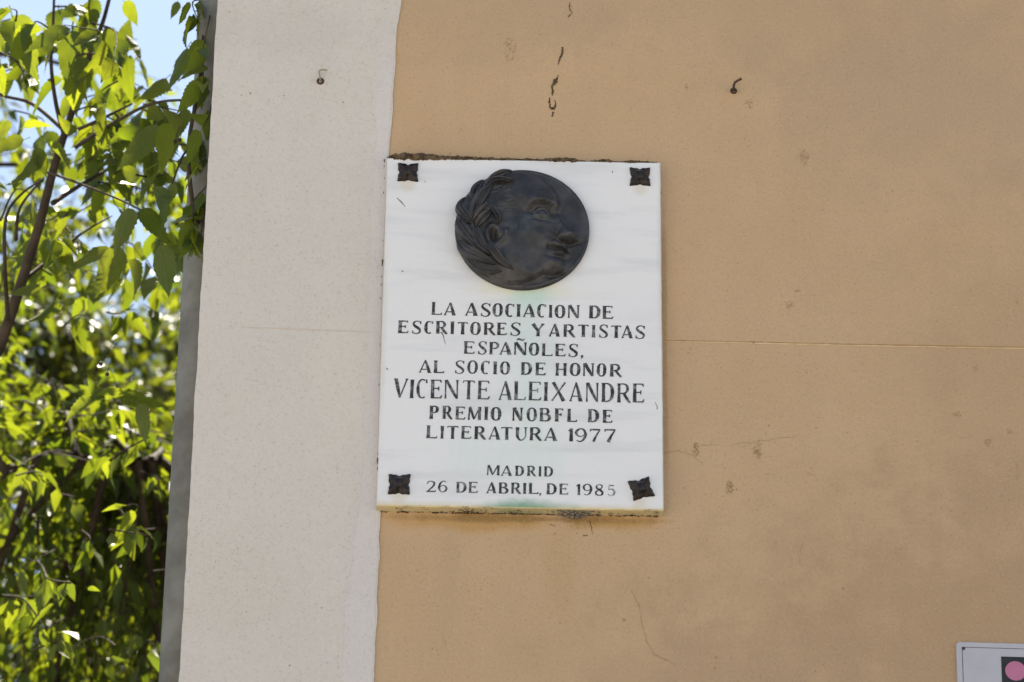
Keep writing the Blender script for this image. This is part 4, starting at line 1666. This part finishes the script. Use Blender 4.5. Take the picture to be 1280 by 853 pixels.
near_limbs = [
    ([(-160, 700, 2.6), (-70, 560, 1.9), (-14, 455, 1.35), (0, 432, 1.3), (25, 359, 1.2), (50, 278, 1.15), (66, 215, 1.1), (82, 164, 1.1), (100, 110, 1.1), (115, 62, 1.1), (131, 20, 1.1), (150, -60, 1.1)], .019, .004),
    ([(79, 165, 1.1), (70, 130, 1.0), (64, 82, .95), (66, 40, .95), (69, -40, .95)], .0065, .003),
    ([(83, 168, 1.1), (120, 152, 1.0), (165, 130, .9)], .006, .0025),
    ([(95, 184, 1.1), (140, 155, .9), (190, 130, .6), (240, 126, .35), (262, 137, .25)], .0055, .002),
    ([(66, 254, 1.1), (100, 232, 1.2), (150, 203, 1.3), (185, 180, 1.3)], .007, .002),
    ([(58, 215, 1.1), (95, 228, 1.0), (150, 250, .9), (185, 268, .8)], .0042, .002),
    ([(30, 350, 1.2), (65, 322, 1.3), (105, 290, 1.4), (140, 270, 1.5)], .006, .002),
    ([(10, 400, 1.2), (6, 330, 1.0), (8, 270, 1.0), (30, 240, 1.0), (55, 225, 1.0)], .006, .002),
    ([(82, 165, 1.1), (40, 130, 1.2), (0, 118, 1.2), (-40, 90, 1.2)], .006, .003),
    ([(20, 300, 1.0), (25, 260, .9), (55, 222, .9)], .005, .002),
    ([(0, 600, 3), (60, 565, 3.2), (120, 572, 3.4), (200, 575, 3.6)], .004, .002),
    ([(262, 240, .5), (245, 210, .3), (232, 190, .25), (215, 230, .25)], .004, .002),
    ([(262, 330, .6), (250, 290, .3), (240, 250, .2), (236, 180, .2), (250, 100, .2), (256, 20, .3), (262, -60, .4)], .006, .004),
]
sprays = []
rs = random.Random(8)
for k in range(38):
    px, py = rs.uniform(0, 235), rs.uniform(0, 330)
    if px > 150 and py < 95: px -= 90
    Y = rs.uniform(.8, 2.3)
    sprays.append(((px, py, Y), (px + rs.uniform(-60, 60), py + rs.uniform(-30, 45), Y + rs.uniform(-.2, .2)), .003, rs.randint(3, 5), .07, .115))
for k in range(36):
    px, py = rs.uniform(0, 205), rs.uniform(330, 840)
    Y = rs.uniform(1.6, 3.4)
    sprays.append(((px, py, Y), (px + rs.uniform(-60, 60), py + rs.uniform(-30, 45), Y + rs.uniform(-.2, .2)), .003, rs.randint(3, 5), .05, .09))
for k in range(16):
    px, py = rs.uniform(0, 190), rs.uniform(0, 150)
    if px > 150: py += 60
    Y = rs.uniform(.7, 1.8)
    sprays.append(((px, py, Y), (px + rs.uniform(-50, 50), py + rs.uniform(-20, 40), Y + rs.uniform(-.2, .2)), .003, rs.randint(3, 5), .08, .135))
for k in range(26):
    px, py = rs.uniform(0, 225), rs.uniform(120, 420)
    Y = rs.uniform(1.5, 3.0)
    sprays.append(((px, py, Y), (px + rs.uniform(-50, 50), py + rs.uniform(-20, 40), Y + rs.uniform(-.2, .2)), .003, rs.randint(4, 6), .06, .095))
# the dark bunch hanging over the pipe
for (a, b_) in [((262, 20, .3), (250, 60, .16)), ((262, 70, .3), (252, 110, .16)), ((262, 120, .3), (250, 160, .16)), ((264, 160, .3), (245, 205, .16)), ((262, 210, .3), (238, 250, .16)),
                ((262, 230, .3), (236, 280, .16)), ((262, 180, .3), (232, 200, .16)), ((258, 230, .3), (246, 300, .14)), ((262, 0, .3), (246, 30, .2)), ((262, 250, .25), (240, 290, .14))]:
    sprays.append((a, (b_[0] + 4, b_[1], b_[2]), .0025, 7, .06, .10))
fixed_leaves = [
    (90, 38, 86, 110, .95, .5), (112, 30, 142, 98, .95, -.6), (15, 20, 45, 105, 1.0, .6), (3, 35, 14, 78, 1.0, .3),
    (155, 2, 176, 32, 1.1, .5), (155, 62, 160, 25, 1.4, .5), (208, 98, 176, 132, 1.0, .6), (234, 60, 205, 117, .8, .9),
    (246, 60, 236, 112, .5, .7), (195, 155, 156, 222, .8, .8), (214, 155, 196, 218, .7, -.8), (192, 160, 126, 170, 1.0, .9),
    (232, 135, 218, 178, .9, .6), (42, 190, 20, 248, .9, .9), (48, 185, 54, 225, .9, -.5), (30, 175, -20, 190, 1.0, .8),
    (60, 180, 95, 205, .9, 1.0), (216, 228, 195, 275, .5, .9), (190, 235, 222, 292, .5, .8), (160, 260, 152, 322, .5, .8),
    (175, 262, 215, 305, .5, -.7), (142, 305, 128, 382, .8, .5), (140, 312, 75, 350, .9, 1.0), (160, 325, 184, 372, 1.0, .8),
    (198, 308, 222, 372, .6, .7), (205, 312, 226, 345, .5, .9), (60, 300, 10, 325, 1.2, .8), (52, 362, 10, 370, 1.1, .7),
    (72, 372, 42, 415, 1.2, .8), (92, 380, 70, 372, 1.1, .7), (120, 496, 182, 486, 1.1, 1.1), (118, 500, 75, 520, 1.1, .9),
    (150, 500, 214, 512, 1.1, .8), (128, 498, 108, 478, 1.1, .6), (172, 505, 192, 555, 1.1, .9), (110, 735, 125, 738, 1.5, .7),
    (95, 165, 72, 150, 1.0, .6), (70, 290, 90, 270, 1.2, .6), (230, 95, 252, 70, .6, .6), (222, 2, 216, 25, .8, .6), (10, 150, 2, 180, 1.0, .8),
    (130, 130, 118, 112, 1.2, .7), (168, 60, 158, 42, 1.3, .4), (30, 160, 60, 150, 1.1, .8)]

build_tree((-3.9, 6.0, 0), "nearest leafy tree with serrated sunlit leaves and dark twigs beside the pipe", (-3.2, 6.2, 6.6), (3.0, 3.7, 3.2),
           18, 380, 32, (.055, .095), 21, near_limbs, sprays, 'leaf', indiv=298, leaves_fixed=fixed_leaves)
build_tree((-4.6, 12.5, 0), "taller dense tree showing blurred behind the nearest tree", (-3.4, 12.0, 7.8), (4.2, 4.2, 4.6),
           12, 760, 36, (.065, .105), 33)
# berries on the near tree
tr0 = bpy.data.objects["hackberry_tree"]
for (px, py) in [(219, 177), (225, 175), (134, 468), (126, 455)]:
    c0 = at(px, py, .7)
    mb = MB()
    v, f = ICO[2]
    mb.mesh([(q[0] * .0052, q[1] * .0052, q[2] * .0055) for q in v], f)
    mb.tube([(0, 0, .005), (.003, 0, .02), (.008, .004, .045)], .0009, 4, False)
    o = mb.build("berry", M['berry'], tr0, True)
    o.location = tuple(c0 - np.array(tr0.location))
